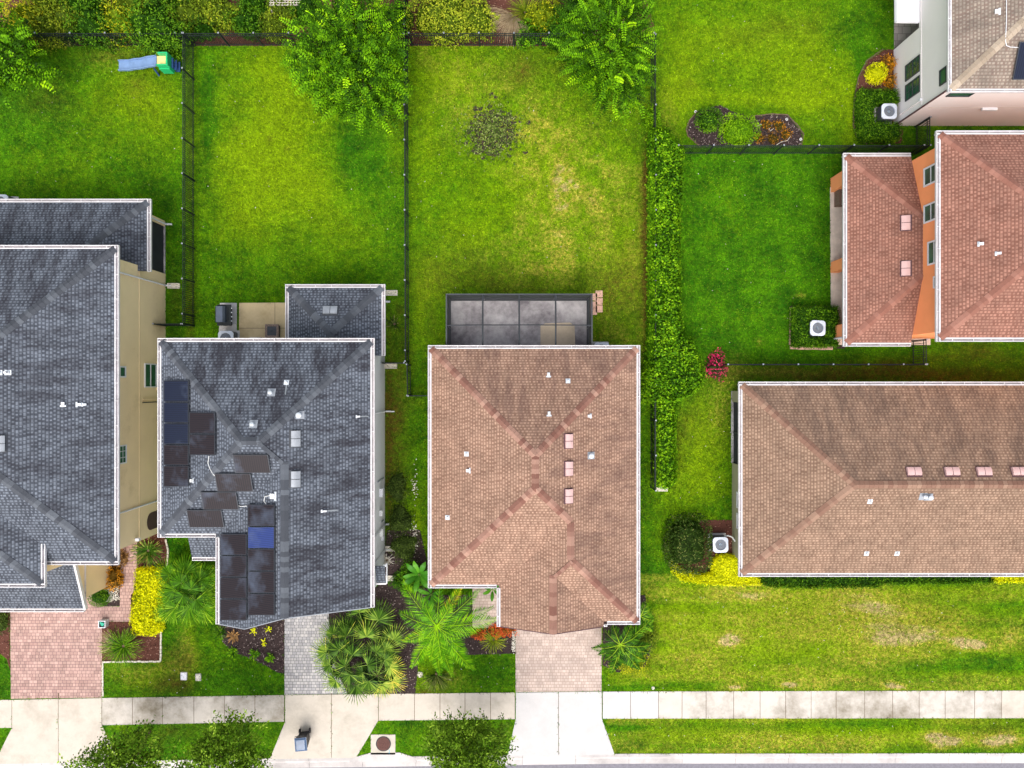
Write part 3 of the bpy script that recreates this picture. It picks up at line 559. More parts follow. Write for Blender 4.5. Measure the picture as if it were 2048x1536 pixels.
# ================================================================= FENCES
def fence(label, a, b, h=1.5, post_gap=1.93, skip=None, group='black metal picket fences', first=0.0, ends=True):
    """straight run from ground point a to b (map pixels on the ground)"""
    A, B_ = Vector(P(*a)), Vector(P(*b)); L = (B_ - A).length; d = (B_ - A) / L; t = thing('metal_fence', label, 'fence', tuple(A), group)
    R = Matrix.Translation(A) @ Matrix((( d.x, -d.y, 0, 0), (d.y, d.x, 0, 0), (0, 0, 1, 0), (0, 0, 0, 1)))
    m = MB()
    for z in (.18, h - .3, h - .06): m.box(0, L, -.016, .016, z, z + .035, R)
    n = int(L / .115)
    for k in range(n): x = (k + .5) * L / n; m.box(x - .0125, x + .0125, -.0125, .0125, .05, h - .005, R)
    m.build('picket_panel', M['black'], t)
    k = first
    xs_ = []
    while k < L: xs_.append(k); k += post_gap
    if ends and L - xs_[-1] > .4: xs_.append(L)
    for x in xs_:
        m = MB(); m.box(x - .034, x + .034, -.034, .034, -.05, h + .05, R); p = m.build('post', M['black'], t)
        m = MB(); m.box(x - .04, x + .04, -.04, .04, h + .05, h + .075, R); m.build('cap', M['ventg'], p)
    return t
fence('long black picket fence between the two left gardens', (389, 92), (389, 652))
fence('short black picket fence closing the gap to the tan house wall', (333, 652), (387, 652))
fence('black picket fence behind the left garden below the dark shrubs', (-30, 92), (387, 92))
fence('black picket fence behind the second garden, partly under the big tree', (391, 92), (814, 92))
fence('black picket fence behind the third garden, below the yellow green bush', (818, 92), (1298, 92), first=.2)
fence('black picket fence running north out of view beside the red mulch', (816, -60), (816, 88))
fence('long black picket fence between the second and third gardens', (816, 95), (818, 724))
fence('short black picket fence from the gray house wall to the middle fence', (771, 727), (816, 727))
fence('short black picket fence running down the alley between the gray and pink roofed houses', (821, 730), (822, 790))
fence('short black picket fence reaching the pink roofed house', (824, 791), (872, 791))
fence('black picket fence along the left edge of the long hedge', (1301, 95), (1301, 975))
fence('black picket fence crossing in front of the island mulch bed', (1345, 308), (1826, 308))
fence('black picket fence between the white house and the orange house', (1830, 254), (1830, 308))
fence('black picket fence behind the long brown roofed house, seen edge on', (1440, 730), (1820, 730))
fence('black gate fence below the orange house wall', (1823, 682), (1823, 730))
# ================================================================= HOUSES
class Roof:
    """hip and gable roof faces: each face rises from its eave line at one pitch"""
    def __init__(s, he, p): s.he, s.p, s.faces = he, p, []
    def face(s, axis, c, sign, pts, st=.3, he=None, p=None):
        """axis 'x'/'y', eave at coordinate c, sign +1 when the roof rises toward +axis"""
        n = (sign, 0) if axis == 'x' else (0, sign); s.faces.append(dict(n=n, c0=sign * c, pts=pts, st=st, he=s.he if he is None else he, p=s.p if p is None else p)); return s
    def z(s, f, x, y): return f['he'] + f['p'] * (f['n'][0] * x + f['n'][1] * y - f['c0'])
    def hit(s, px, py, off=0.0, force=None):
        dx, dy = (px - 1024) / F, -(py - 768) / F
        for i, f in enumerate(s.faces):
            if force is not None and i != force: continue
            t = (H - f['he'] - off + f['p'] * f['c0']) / (1 + f['p'] * (f['n'][0] * dx + f['n'][1] * dy)); x, y = dx * t, dy * t
            if force is not None or inpoly(np.array([x]), np.array([y]), f['pts'])[0]:
                nv = Vector((-f['p'] * f['n'][0], -f['p'] * f['n'][1], 1)).normalized(); vv = Vector((f['n'][0], f['n'][1], f['p'])).normalized(); uu = vv.cross(nv)
                Mx = Matrix((uu, vv, nv)).transposed().to_4x4(); Mx.translation = (x, y, H - t); return Mx
        return None
    def build(s, root, mat, capmat, rf=None, cap_w=.20):
        m = MB()
        for f in s.faces:
            n = f['n']; q = math.sqrt(1 + f['p'] ** 2); P3 = [(x, y, s.z(f, x, y)) for x, y in f['pts']]
            uv = [((-n[1] * x + n[0] * y) + 50.0, (n[0] * x + n[1] * y - f['c0']) * q + 17 * .17) for x, y in f['pts']]
            a = Vector(P3[0]); nn = Vector((0, 0, 0))
            for i in range(1, len(P3) - 1): nn += (Vector(P3[i]) - a).cross(Vector(P3[i + 1]) - a)
            if nn.z < 0: P3 = P3[::-1]; uv = uv[::-1]
            m.poly(P3, uv, f['st'])
        roof = m.build('roof', mat, root) if rf is None else m.build(rf, mat, root)
        # caps on every convex shared edge
        E = {}
        for i, f in enumerate(s.faces):
            pts = f['pts']
            for k in range(len(pts)):
                a, b = pts[k], pts[(k + 1) % len(pts)]; key = tuple(sorted([(round(a[0], 2), round(a[1], 2)), (round(b[0], 2), round(b[1], 2))])); E.setdefault(key, []).append(i)
        m = MB()
        for (a, b), fs in E.items():
            if len(fs) != 2: continue
            f, g = s.faces[fs[0]], s.faces[fs[1]]
            a3 = Vector((*a, s.z(f, *a))); b3 = Vector((*b, s.z(f, *b)))
            if abs(s.z(g, *a) - a3.z) > .08 or abs(s.z(g, *b) - b3.z) > .08: continue
            cf = np.mean(f['pts'], 0)
            if s.z(g, *cf) < s.z(f, *cf): continue
            if a3.z > b3.z: a3, b3 = b3, a3
            L = (b3 - a3).length; d = (b3 - a3) / L
            dirs = []
            for ff in (f, g):
                nrm = Vector((-ff['p'] * ff['n'][0], -ff['p'] * ff['n'][1], 1)).normalized(); t = nrm.cross(d).normalized(); cc = Vector((*np.mean(ff['pts'], 0), 0)); mid = (a3 + b3) / 2
                if (cc.x - mid.x) * t.x + (cc.y - mid.y) * t.y < 0: t = -t
                dirs.append((t, nrm))
            st = .24; lo = 0.0; m = MB(); run = 0
            while lo < L - .03:
                hi = min(L, lo + st)
                if run <= 0: run = 1; v = random.choice([random.uniform(0, .25), random.uniform(0, .25), random.uniform(.25, .6), random.uniform(.65, 1)])
                run -= 1
                p0, p1 = a3 + d * lo, a3 + d * hi; up = Vector((0, 0, 1)); L0, L1 = p0 + up * .05, p1 + up * .035
                for t, nrm in dirs:
                    e0, e1 = p0 + t * cap_w + nrm * .028, p1 + t * cap_w + nrm * .012
                    q = [L0, L1, e1, e0]; nn = (q[1] - q[0]).cross(q[2] - q[0]); 
                    if nn.z < 0: q = q[::-1]
                    m.poly([tuple(x) for x in q], st=v)
                    lip = [L0, e0, e0 - nrm * .02, L0 - up * .02]; m.poly([tuple(x) for x in lip], st=v * .5)
                lo += st
            m.build('ridge_cap', capmat, roof)
        return roof
def gutter(root, segs, h, w=.17, dep=.12, mat=None):
    """segs: list of (p0, p1, outward) in plan; an open trough with a back fascia, a lip and hangers"""
    m = MB(); mt = MB(); MM = [m]
    for si, (p0, p1, o) in enumerate(segs):
        a, b = Vector((*p0, 0)), Vector((*p1, 0)); n = Vector((*o, 0)); L = (b - a).length; d = (b - a) / L; z = h + .0025 * (si % 2)
        def q(s0, s1, n0, n1, z0, z1, m=None):
            m = m or MM[0]; c = []
            for (s_, n_, z_) in ((s0, n0, z0), (s1, n0, z0), (s1, n1, z0), (s0, n1, z0), (s0, n0, z1), (s1, n0, z1), (s1, n1, z1), (s0, n1, z1)):
                v = a + d * s_ + n * n_; c.append((v.x, v.y, z + z_))
            for f in ((3, 2, 1, 0), (4, 5, 6, 7), (0, 1, 5, 4), (1, 2, 6, 5), (2, 3, 7, 6), (3, 0, 4, 7)): m.poly([c[i] for i in f])
        e0 = -w if (d.x + d.y) != 0 else 0
        q(0, L, -.02, .035, -.20, .012)           # fascia and drip edge
        q(0, L, .035, w, -.15, -.125, mt)           # trough bottom
        q(0, L, w - .035, w, -.125, 0.0)           # outer lip
        q(0, .02, .035, w - .03, -.125, -.01); q(L - .02, L, .035, w - .03, -.125, -.01)
        nh = max(1, int(L / 1.0))
        for k in range(nh): s0 = (k + .5) * L / nh + random.uniform(-.12, .12); q(s0, s0 + .03, .035, w - .03, -.03, -.012)
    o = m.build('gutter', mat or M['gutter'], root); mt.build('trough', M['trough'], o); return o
def gut_loop(root, pts, h, closed=False, w=.17):
    """ccw eave polyline; outward is to the right of travel; corners are mitred by extension"""
    segs = []; n = len(pts)
    for i in range(n if closed else n - 1):
        a, b = np.array(pts[i]), np.array(pts[(i + 1) % n]); d = (b - a) / np.linalg.norm(b - a); o = (d[1], -d[0])
        def conv(j):
            if not closed and (j <= 0 or j >= n - 1): return 0
            p, q, r = np.array(pts[(j - 1) % n]), np.array(pts[j % n]), np.array(pts[(j + 1) % n]); e, g = q - p, r - q; return 1 if e[0] * g[1] - e[1] * g[0] > 0 else -1
        ca, cb = conv(i), conv(i + 1)
        a2 = a + d * (0.037 if ca > 0 else (w + .003) * (-ca) * 1 if ca < 0 else 0); b2 = b + d * (w if cb > 0 else (-(w + .003) if cb < 0 else 0))
        if ca > 0: a2 = a + d * .003 - d * 0.0
        segs.append((tuple(a2), tuple(b2), o))
    return gutter(root, segs, h, w)
def walls(root, pts, z0, z1, mat, name='wall', soffit=True):
    m = MB(); A = sum(pts[i][0] * pts[(i + 1) % len(pts)][1] - pts[(i + 1) % len(pts)][0] * pts[i][1] for i in range(len(pts)))
    if A < 0: pts = pts[::-1]
    n = len(pts)
    for i in range(n):
        a, b = pts[i], pts[(i + 1) % n]; m.poly([(*a, z0), (*b, z0), (*b, z1), (*a, z1)])
    m.poly([(*p, z1) for p in pts])
    return m.build(name, mat, root)
def wbox(root, name, mat, x0, x1, y0, y1, z0, z1, bev=0): 
    m = MB(); m.box(min(x0, x1), max(x0, x1), min(y0, y1), max(y0, y1), z0, z1); o = m.build(name, mat, root)
    return bevel(o, bev) if bev else o
def soffit(root, pts, z): m = MB(); m.poly([(*p, z) for p in pts][::-1]); return m.build('soffit', M['gutter'], root)
def window(root, axis, c, out, u0, u1, z0, z1, frame=None, pane=None, bars=(1,), rows=0, trim=.06):
    """window on the wall plane axis=c, facing out (+1/-1), spanning u0..u1 along the other axis"""
    fr, pn = frame or M['white'], pane or M['glass']; u0, u1 = min(u0, u1), max(u0, u1); m = MB(); p = MB()
    def bx(mb, a, b, lo, hi, d0, d1):
        e0, e1 = sorted((c + out * d0, c + out * d1))
        if axis == 'x': mb.box(e0, e1, a, b, lo, hi)
        else: mb.box(a, b, e0, e1, lo, hi)
    bx(m, u0, u1, z0, z0 + trim, -.02, .06); bx(m, u0, u1, z1 - trim, z1, -.02, .06); bx(m, u0, u0 + trim, z0 + trim, z1 - trim, -.02, .058); bx(m, u1 - trim, u1, z0 + trim, z1 - trim, -.02, .058)
    if rows >= 0: zc = (z0 + z1) / 2; bx(m, u0 + trim, u1 - trim, zc - .022, zc + .022, .012, .05)
    for k in range(1, rows + 1): u = u0 + (u1 - u0) * k / (rows + 1); bx(m, u - .012, u + .012, z0 + trim, z1 - trim, .012, .034)
    if rows: 
        for zz in (.25, .75): zc2 = z0 + (z1 - z0) * zz; bx(m, u0 + trim, u1 - trim, zc2 - .012, zc2 + .012, .012, .036)
    bx(p, u0 + trim * .8, u1 - trim * .8, z0 + trim * .8, z1 - trim * .8, .002, .02)
    o = m.build('window', fr, root); p.build('pane', pn, o); return o
def downspout(root, pts, mat=None, r=.04):
    m = MB()
    for a, b in zip(pts, pts[1:]): m.tube([a, b], r * 1.25, 4)
    return m.build('downspout', mat or M['white'], root)
def splash(label, px, py, rz=0):
    x, y = P2(px, py); t = thing('splash_block', label, 'splash block', (x, y, .0), 'splash blocks under the downspouts', rz)
    m = MB(); m.box(-.35, .35, -.15, -.10, 0, .09); m.box(-.35, .35, .10, .15, 0, .09); m.box(-.35, -.30, -.10, .10, 0, .09); m.box(-.30, .35, -.10, .10, 0, .035); m.build('trough', M['stone'], t, rel=False); return t
# fittings set on a roof plane
def put(root, roof, px, py, mb, name, mat, off=0.0, rot=0.0, force=None, sub=None):
    Mx = roof.hit(px, py, off, force)
    if Mx is None: print('MISS', name, px, py); return None
    if rot: Mx = Mx @ Matrix.Rotation(rot, 4, 'Z')
    mb.v = [tuple(Mx @ Vector(v)) for v in mb.v]; o = mb.build(name, mat, root)
    if sub:
        s_mb, s_name, s_mat = sub; s_mb.v = [tuple(Mx @ Vector(v)) for v in s_mb.v]; s_mb.build(s_name, s_mat, o)
    return o
MISS_ = 0
def mb_twin(w=.74, d=.42):
    m = MB(); n = 6
    for s in (-1, 1):
        x0, x1 = sorted((s * .015, s * w / 2)); pr = [(-d / 2 + d * k / n, .06 + .09 * math.sin(math.pi * (.25 + .6 * k / n))) for k in range(n + 1)]
        for (y0, z0), (y1, z1) in zip(pr, pr[1:]): m.poly([(x0, y0, z0), (x1, y0, z0), (x1, y1, z1), (x0, y1, z1)])
        for x in (x0, x1):
            q = [(x, y, z) for y, z in pr] + [(x, d / 2, 0), (x, -d / 2, 0)]; m.poly(q if x == x1 else q[::-1])
        m.poly([(x0, -d / 2, 0), (x1, -d / 2, 0), (x1, -d / 2, pr[0][1]), (x0, -d / 2, pr[0][1])]); m.poly([(x1, d / 2, 0), (x0, d / 2, 0), (x0, d / 2, pr[-1][1]), (x1, d / 2, pr[-1][1])])
    return m
def twin(root, roof, px, py, mat, rot=0.0, sc=1.0, **k):
    m = mb_twin(.74 * sc, .42 * sc); s = MB(); s.box(-.42 * sc, .42 * sc, -.26 * sc, .30 * sc, .004, .012); s.box(-.013, .013, -.2 * sc, .2 * sc, .02, .12)
    return put(root, roof, px, py, m, 'roof_vent', mat, rot=rot, sub=(s, 'flashing', M['dkgray'] if mat is M['ventg'] else M['maroon']), **k)
def pipe(root, roof, px, py, r=.05, h=.3, mat=None, **k):
    Mx = roof.hit(px, py, 0, k.get('force'))
    if Mx is None: print('MISS pipe', px, py); return
    b = Mx.translation; m = MB(); m.tube([b - Vector((0, 0, .05)), b + Vector((0, 0, h * .55))], r, 10); o = m.build('vent_pipe', mat or M['white'], root)
    s = MB(); s.box(-.12, .12, -.13, .13, .004, .014); s.cyl(0, 0, .014, .07, r * 1.7, 10, r * 1.1); s.v = [tuple(Mx @ Vector(v)) for v in s.v]; s.build('flashing', M['galv'], o); return o
def capv(root, roof, px, py, r=.13, **k):
    Mx = roof.hit(px, py); 
    if Mx is None: print('MISS capv', px, py); return
    b = Mx.translation; m = MB(); m.cyl(b.x, b.y, b.z - .05, b.z + .22, r * .7, 14); m.cyl(b.x, b.y, b.z + .22, b.z + .27, r, 14, r); m.cyl(b.x, b.y, b.z + .27, b.z + .33, r, 14, r * .3); o = m.build('vent_pipe', M['galv'], root)
    s = MB(); s.box(-.19, .19, -.2, .2, .004, .014); s.v = [tuple(Mx @ Vector(v)) for v in s.v]; s.build('flashing', M['ventg'], o); return o
def boxv(root, roof, px, py, mat=None, rot=0, w=.14, d=.18):
    m = MB(); m.box(-w / 2, w / 2, -d / 2, d / 2, .01, .12); s = MB(); s.box(-w * .9, w * .9, d * .3, d * .75, .004, .03); return put(root, roof, px, py, m, 'roof_vent', mat or M['white'], rot=rot, sub=(s, 'flashing', M['galv']))
def stain(root, roof, px, py, L, w=.12, rot=0, down=True):
    m = MB(); m.poly([(-w / 3, -L * .8, .006), (w / 4, -L * .7, .006), (w * .3, 0, .006), (-w * .3, 0, .006)]); return put(root, roof, px, py, m, 'streak', M['wash'], rot=rot)
def spanel(root, roof, px0, px1, py0, py1, kind, force, skew=None):
    """a solar panel over the map rectangle"""
    f = roof.faces[force]; off = .14
    cs = [(px0, py0), (px1, py0), (px1, py1), (px0, py1)] if skew is None else skew
    pts = [roof.hit(x, y, off, force).translation for x, y in cs]
    c = sum(pts, Vector()) / 4; Mx = roof.hit(sum(q[0] for q in cs) / 4, sum(q[1] for q in cs) / 4, off, force); inv = Mx.inverted(); lc = [inv @ p for p in pts]
    lc = [Vector((p.x, p.y, 0)) for p in lc]
    A = sum(lc[i].x * lc[(i + 1) % 4].y - lc[(i + 1) % 4].x * lc[i].y for i in range(4))
    if A < 0: lc = lc[::-1]
    def ins(k): 
        cc = sum(lc, Vector()) / 4; return [((p.x - cc.x) * (1 - k) + cc.x, (p.y - cc.y) * (1 - k) + cc.y) for p in lc]
    m = MB(); m.prism(ins(.01), -.045, -.004, Mx); 
    for s_ in (-1, 1): m.box(s_ * .35 - .02, s_ * .35 + .02, -.35, .35, -off, -.046, Mx)
    o = m.build('solar_panel', M['pframe'], root)
    g = MB(); q = ins(.055); g.poly([tuple(Mx @ Vector((*p, .001))) for p in q], [(p[0], p[1]) for p in q]); g.build('cell_pane', {'b': M['cellb'], 'u': M['cellu'], 'v': M['cellv']}[kind], o)
    for x in (lc[1], lc[2]):
        pass
    return o
def inset(poly, d):
    """inset a ccw rectilinear polygon"""
    out = []; n = len(poly)
    for i in range(n):
        p, q, r = (np.array(poly[(i + k) % n], float) for k in (-1, 0, 1)); e = (q - p) / np.linalg.norm(q - p); g = (r - q) / np.linalg.norm(r - q)
        n1 = np.array([-e[1], e[0]]); n2 = np.array([-g[1], g[0]]); 
        if abs(e @ g) > .99: out.append(tuple(q + n1 * d)); continue
        out.append(tuple(q + (n1 + n2) * d))
    return out
def hip(he, p, x0, x1, y0, y1, st=(.3, .3, .3, .3)):
    """plain hip roof; st for the N, E, S, W faces"""
    r = Roof(he, p); w, l = x1 - x0, y1 - y0
    if w <= l: h = w / 2; a, b = ((x0 + x1) / 2, y1 - h), ((x0 + x1) / 2, y0 + h)
    else: h = l / 2; a, b = (x1 - h, (y0 + y1) / 2), (x0 + h, (y0 + y1) / 2)
    if w <= l:
        r.face('y', y1, -1, [(x0, y1), (x1, y1), a], st[0]); r.face('x', x1, -1, [(x1, y1), (x1, y0), b, a], st[1]); r.face('y', y0, 1, [(x1, y0), (x0, y0), b], st[2]); r.face('x', x0, 1, [(x0, y0), (x0, y1), a, b], st[3])
    else:
        r.face('y', y1, -1, [(x0, y1), (x1, y1), a, b], st[0]); r.face('x', x1, -1, [(x1, y1), (x1, y0), a], st[1]); r.face('y', y0, 1, [(x1, y0), (x0, y0), b, a], st[2]); r.face('x', x0, 1, [(x0, y0), (x0, y1), b], st[3])
    return r
M['wash'] = simple('washed_streak', (.20, .22, .24), .85)
HO = .35; HU = 5.9; HL = 2.9

# ------------------------------------------------ left house: gray roof, tan walls
h1 = thing('house', 'two storey tan stucco house with dark gray hip roof, cut by the left edge', 'house', (-25.5, -1, 0), 'houses on the street')
X0, X1, Y0, Y1 = -31.5, -19.45, -8.70, 6.64
ym = (X1 - X0) / 2
r1 = Roof(HU, .42)
ra, rb = ((X0 + X1) / 2, Y1 - ym), ((X0 + X1) / 2, Y0 + ym)
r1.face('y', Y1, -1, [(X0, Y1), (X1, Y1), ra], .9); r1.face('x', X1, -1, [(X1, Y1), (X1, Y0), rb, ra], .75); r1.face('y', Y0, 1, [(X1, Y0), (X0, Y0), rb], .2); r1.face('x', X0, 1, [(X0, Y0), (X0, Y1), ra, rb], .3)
roof1 = r1.build(h1, M['gray'], M['gray_cap'])
gut_loop(h1, [(-23.2, Y0), (X1, Y0), (X1, Y1), (X0, Y1)], HU)
# front wing with a slightly higher eave
WX, WY, WH = -22.79, -9.69, 6.3
r1w = Roof(WH, .42); wm = (WX - X0) / 2; wa = ((WX + X0) / 2, WY + wm)
r1w.face('x', WX, -1, [(WX, WY), (WX, WY + 1.92), (wa[0], WY + 1.92 + wm), wa], .75); r1w.face('y', WY, 1, [(X0, WY), (WX, WY), wa], .25); r1w.face('x', X0, 1, [(X0, WY), wa, (wa[0], WY + 1.92 + wm), (X0, WY + 1.92)], .3)
r1w.build(h1, M['gray'], M['gray_cap']); gut_loop(h1, [(X0, WY), (WX, WY), (WX, WY + 1.95)], WH)
walls(h1, inset([(X0, Y0), (X1, Y0), (X1, Y1), (X0, Y1)], HO), -.1, HU - .19, M['tan']); soffit(h1, [(X0, Y0), (X1, Y0), (X1, Y1), (X0, Y1)], HU - .185)
wbox(h1, 'wall', M['tan'], X0 + .4, WX - HO, WY + HO, Y0 + .6, 2.5, WH - .19); soffit(h1, [(X0, WY), (WX, WY), (WX, WY + 1.9), (X0, WY + 1.9)], WH - .186)
# lanai roof behind
LX, LY = -19.37, 9.67
r1l = Roof(HL, .42); r1l.face('y', LY, -1, [(X0, LY), (LX, LY), (LX - 3.9, LY - 3.9), (X0, LY - 3.9)], .8); r1l.face('x', LX, -1, [(LX, LY), (LX, 5.98), (LX - .5, 5.98), (LX - .5, 6.31), (LX - 3.9, 6.31), (LX - 3.9, LY - 3.9)], .7)
r1l.build(h1, M['gray'], M['gray_cap']); gut_loop(h1, [(LX, 5.98), (LX, LY), (X0, LY)], HL); soffit(h1, [(X0, 6.2), (LX, 6.2), (LX, LY), (X0, LY)], HL - .185)
wx = X1 - HO
wbox(h1, 'lanai_wall', M['tan'], wx - .3, wx, 9.0, 9.3, -.1, HL - .19); wbox(h1, 'lanai_wall', M['tan'], wx - .25, wx - .004, 6.30, 9.0, HL - .5, HL - .19); wbox(h1, 'lanai_wall', M['tan'], X0 + .4, wx - .3, 9.05, 9.3, -.1, HL - .19)
wbox(h1, 'lanai_screen', M['screen'], wx - .10, wx - .08, 6.32, 9.0, .05, HL - .5)
fl = MB(); fl.box(X0 + .5, wx, 6.3, 9.3, -.05, .06); fl.build('lanai_floor', M['concl'], h1)
# lower front (garage) roof
g1 = Roof(HL, .36); g1.face('y', -11.95, 1, [(X0, -11.95), (-22.74, -11.95), (-22.74, -8.4), (X0, -8.4)], .35); g1.build(h1, M['gray'], M['gray_cap'])
gut_loop(h1, [(X0, -11.95), (-22.74, -11.95)], HL); soffit(h1, [(X0, -11.95), (-22.74, -11.95), (-22.74, -8.4), (X0, -8.4)], HL - .2)
m = MB()
for k in (0,):
    a, b = Vector((-22.74, -11.99, HL - .02)), Vector((-22.74, -8.36, HL + 3.6 * .36 - .02))
    for q in (((0, 0, .045), (.1, 0, .045), (.1, 0, -.18), (0, 0, -.18)),):
        qa = [a + Vector(v) for v in q]; qb = [b + Vector(v) for v in q]
        for i in range(4): j = (i + 1) % 4; m.poly([tuple(qa[i]), tuple(qb[i]), tuple(qb[j]), tuple(qa[j])])
        m.poly([tuple(v) for v in qa][::-1]); m.poly([tuple(v) for v in qb])
m.build('rake_board', M['gutter'], h1)
m = MB(); gx1, gy0 = -22.84, -11.45
m.poly([(gx1, gy0, -.1), (gx1, -8.34, -.1), (gx1, -8.34, 3.98), (gx1, gy0, 2.85)]); m.poly([(X0, gy0, -.1), (gx1, gy0, -.1), (gx1, gy0, 2.7), (X0, gy0, 2.7)]); m.build('wall', M['tan'], h1)
dm = MB(); dm.box(-27.9, -23.4, gy0 - .03, gy0 + .05, 0, 2.2); 
for k in range(1, 4): dm.box(-27.85, -23.45, gy0 - .045, gy0 - .031, k * .55 - .02, k * .55 + .02)
dm.build('garage_door', M['white'], h1)
window(h1, 'x', wx, 1, 1.12, -.19, 1.1, 2.4); window(h1, 'x', wx, 1, .91, .33, 4.3, 5.4, trim=.07); window(h1, 'x', wx, 1, -3.1, -4.05, 4.25, 5.55, rows=2)
wbox(h1, 'window_trim', M['tan'], wx, wx + .07, -.32, 1.24, 1.0, 1.08); wbox(h1, 'wall_band', M['tan'], wx, wx + .02, -8.33, 6.27, 2.86, 2.93)
downspout(h1, [(wx + .42, -6.5, HU - .15), (wx + .06, -6.5, HU - .45), (wx + .06, -6.5, .1), (wx + .4, -6.5, .05)]); downspout(h1, [(wx + .42, 5.62, HU - .15), (wx + .06, 5.62, HU - .45), (wx + .06, 5.62, .1), (wx + .35, 5.62, .05)])
downspout(h1, [(LX + .06, 9.12, HL - .1), (wx + .06, 9.12, HL - .3), (wx + .06, 9.12, .1), (wx + .4, 9.12, .05)]); splash('pale splash block on the grass beside the tan wall', 348, 572)
wbox(h1, 'conduit', M['bronze'], wx, wx + .04, -1.02, -.98, .1, 2.6); wbox(h1, 'conduit', M['tan'], wx, wx + .05, -.86, -.80, .1, 2.6)
# arched porch opening, low on the east wall
m = MB(); m.poly([(wx + .012, -8.0, .0), (wx + .012, -7.05, .0), (wx + .012, -7.05, 1.7)] + [(wx + .012, -7.525 + .475 * math.cos(t), 1.7 + .42 * math.sin(t)) for t in [math.pi * k / 8 for k in range(1, 8)]] + [(wx + .012, -8.0, 1.7)]); m.build('porch_opening', M['maroon'], h1)
wbox(h1, 'wall_lamp', M['white'], wx + .02, wx + .22, -8.25, -8.1, 3.2, 3.4)
for k in range(5): wbox(h1, 'porch_rail', M['white'], wx + .02, wx + .05, -7.0 - k * .2, -6.96 - k * .2, .1, .9) if False else None
twin(h1, r1, 0, 887, M['ventg']); pipe(h1, r1, 16, 745, .06, .45); pipe(h1, r1, -2, 745, .06, .4); boxv(h1, r1, 126, 808, rot=math.pi / 2); boxv(h1, r1, 158, 809, M['galv']); boxv(h1, r1, 169, 809, M['galv'], w=.1)

# ------------------------------------------------ gray house with the solar panels
h2 = thing('house', 'two storey house with gray shingle hip roof carrying solar panels', 'house', (-12, -4, 0), 'houses on the street')
A, B = (-17.20, 2.08), (-6.91, 2.08); Cc, D = (-17.20, -7.35), (-14.35, -7.35); R1, R2 = (-12.485, -2.635), (-11.625, -2.635); W = (-10.63, -3.63); G, HH = (-10.63, -10.95), (-6.91, -10.95); E1, E2 = (-14.35, -11.77), (-12.85, -11.78)
r2 = Roof(HU, .45)
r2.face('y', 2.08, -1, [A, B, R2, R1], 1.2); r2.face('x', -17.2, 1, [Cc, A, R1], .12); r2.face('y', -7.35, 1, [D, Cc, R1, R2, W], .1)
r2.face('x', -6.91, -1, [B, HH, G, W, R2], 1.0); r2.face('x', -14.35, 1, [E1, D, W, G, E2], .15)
roof2 = r2.build(h2, M['gray'], M['gray_cap'])
gut_loop(h2, [HH, B, A, Cc, D, E1], HU)
foot = [(-14.0, -10.8), (-7.26, -10.8), (-7.26, 1.73), (-16.85, 1.73), (-16.85, -7.0), (-14.0, -7.0)]
walls(h2, foot, -.1, HU - .19, M['grayst']); soffit(h2, [E1, (-12.85, -11.78), (-10.63, -10.95), HH, B, A, Cc, D], HU - .186)
m = MB(); m.poly([(-14.0, -10.79, HU - .2), (-7.26, -10.79, HU - .2), (-7.26, -10.79, HU + .1), (-10.63, -10.79, HU + 1.6), (-14.0, -10.79, HU + .1)]); m.build('gable_wall', M['grayst'], h2)
dm = MB(); dm.box(-12.9, -8.2, -10.86, -10.79, 0, 2.2)
for k in range(1, 4): dm.box(-12.87, -8.23, -10.875, -10.861, k * .55 - .02, k * .55 + .02)
dm.build('garage_door', M['white'], h2); window(h2, 'y', -10.8, -1, -11.4, -9.9, 3.6, 5.0, trim=.08)
m = MB()
for a, b in (((-14.35, -11.79, HU), (-12.85, -11.80, r2.z(r2.faces[4], -12.85, 0))), ((-12.85, -11.80, r2.z(r2.faces[4], -12.85, 0)), (-10.63, -10.97, r2.z(r2.faces[4], -10.63, 0))), ((-10.63, -10.97, r2.z(r2.faces[3], -10.63, 0)), (-6.91, -10.97, HU))): m.poly([(a[0], a[1], a[2] - .2), (b[0], b[1], b[2] - .2), (b[0], b[1], b[2] + .012), (a[0], a[1], a[2] + .012)]); m.poly([(a[0], a[1], a[2] + .012), (b[0], b[1], b[2] + .012), (b[0], b[1] + .04, b[2] + .012), (a[0], a[1] + .04, a[2] + .012)])
m.build('rake_board', M['ventg'], h2)
r2b = Roof(HL, .42); bx0, bx1, by1 = -11.88, -6.91, 5.13; hw = (bx1 - bx0) / 2; ap = (bx0 + hw, by1 - hw); we = 1.735
r2b.face('y', by1, -1, [(bx0, by1), (bx1, by1), ap], .6); r2b.face('x', bx1, -1, [(bx1, by1), (bx1, 1.5), (bx1 - .34, 1.5), (bx1 - .34, we), (ap[0], we), ap], .8); r2b.face('x', bx0, 1, [(bx0, we), (bx0, by1), ap, (ap[0], we)], .3)
r2b.build(h2, M['gray'], M['gray_cap']); gut_loop(h2, [(bx1, 1.5), (bx1, by1), (bx0, by1), (bx0, we)], HL); soffit(h2, [(bx0, we), (bx1, we), (bx1, by1), (bx0, by1)], HL - .185)
walls(h2, [(-11.5, 1.7), (-7.27, 1.7), (-7.27, 4.8), (-11.5, 4.8)], -.1, HL - .19, M['grayst'])
r2p = Roof(HL, .42); r2p.face('y', -9.22, 1, [(-17.0, -9.22), (-14.02, -9.22), (-14.02, -7.02), (-17.0, -7.02)], .2); r2p.build(h2, M['gray'], M['gray_cap']); gut_loop(h2, [(-17.0, -9.22), (-14.02, -9.22)], HL); soffit(h2, [(-17.0, -9.22), (-14.02, -9.22), (-14.02, -7.02), (-17.0, -7.02)], HL - .2)
for xx in (-16.9,): wbox(h2, 'porch_post', M['white'], xx, xx + .25, -9.1, -8.85, -.05, HL - .2)
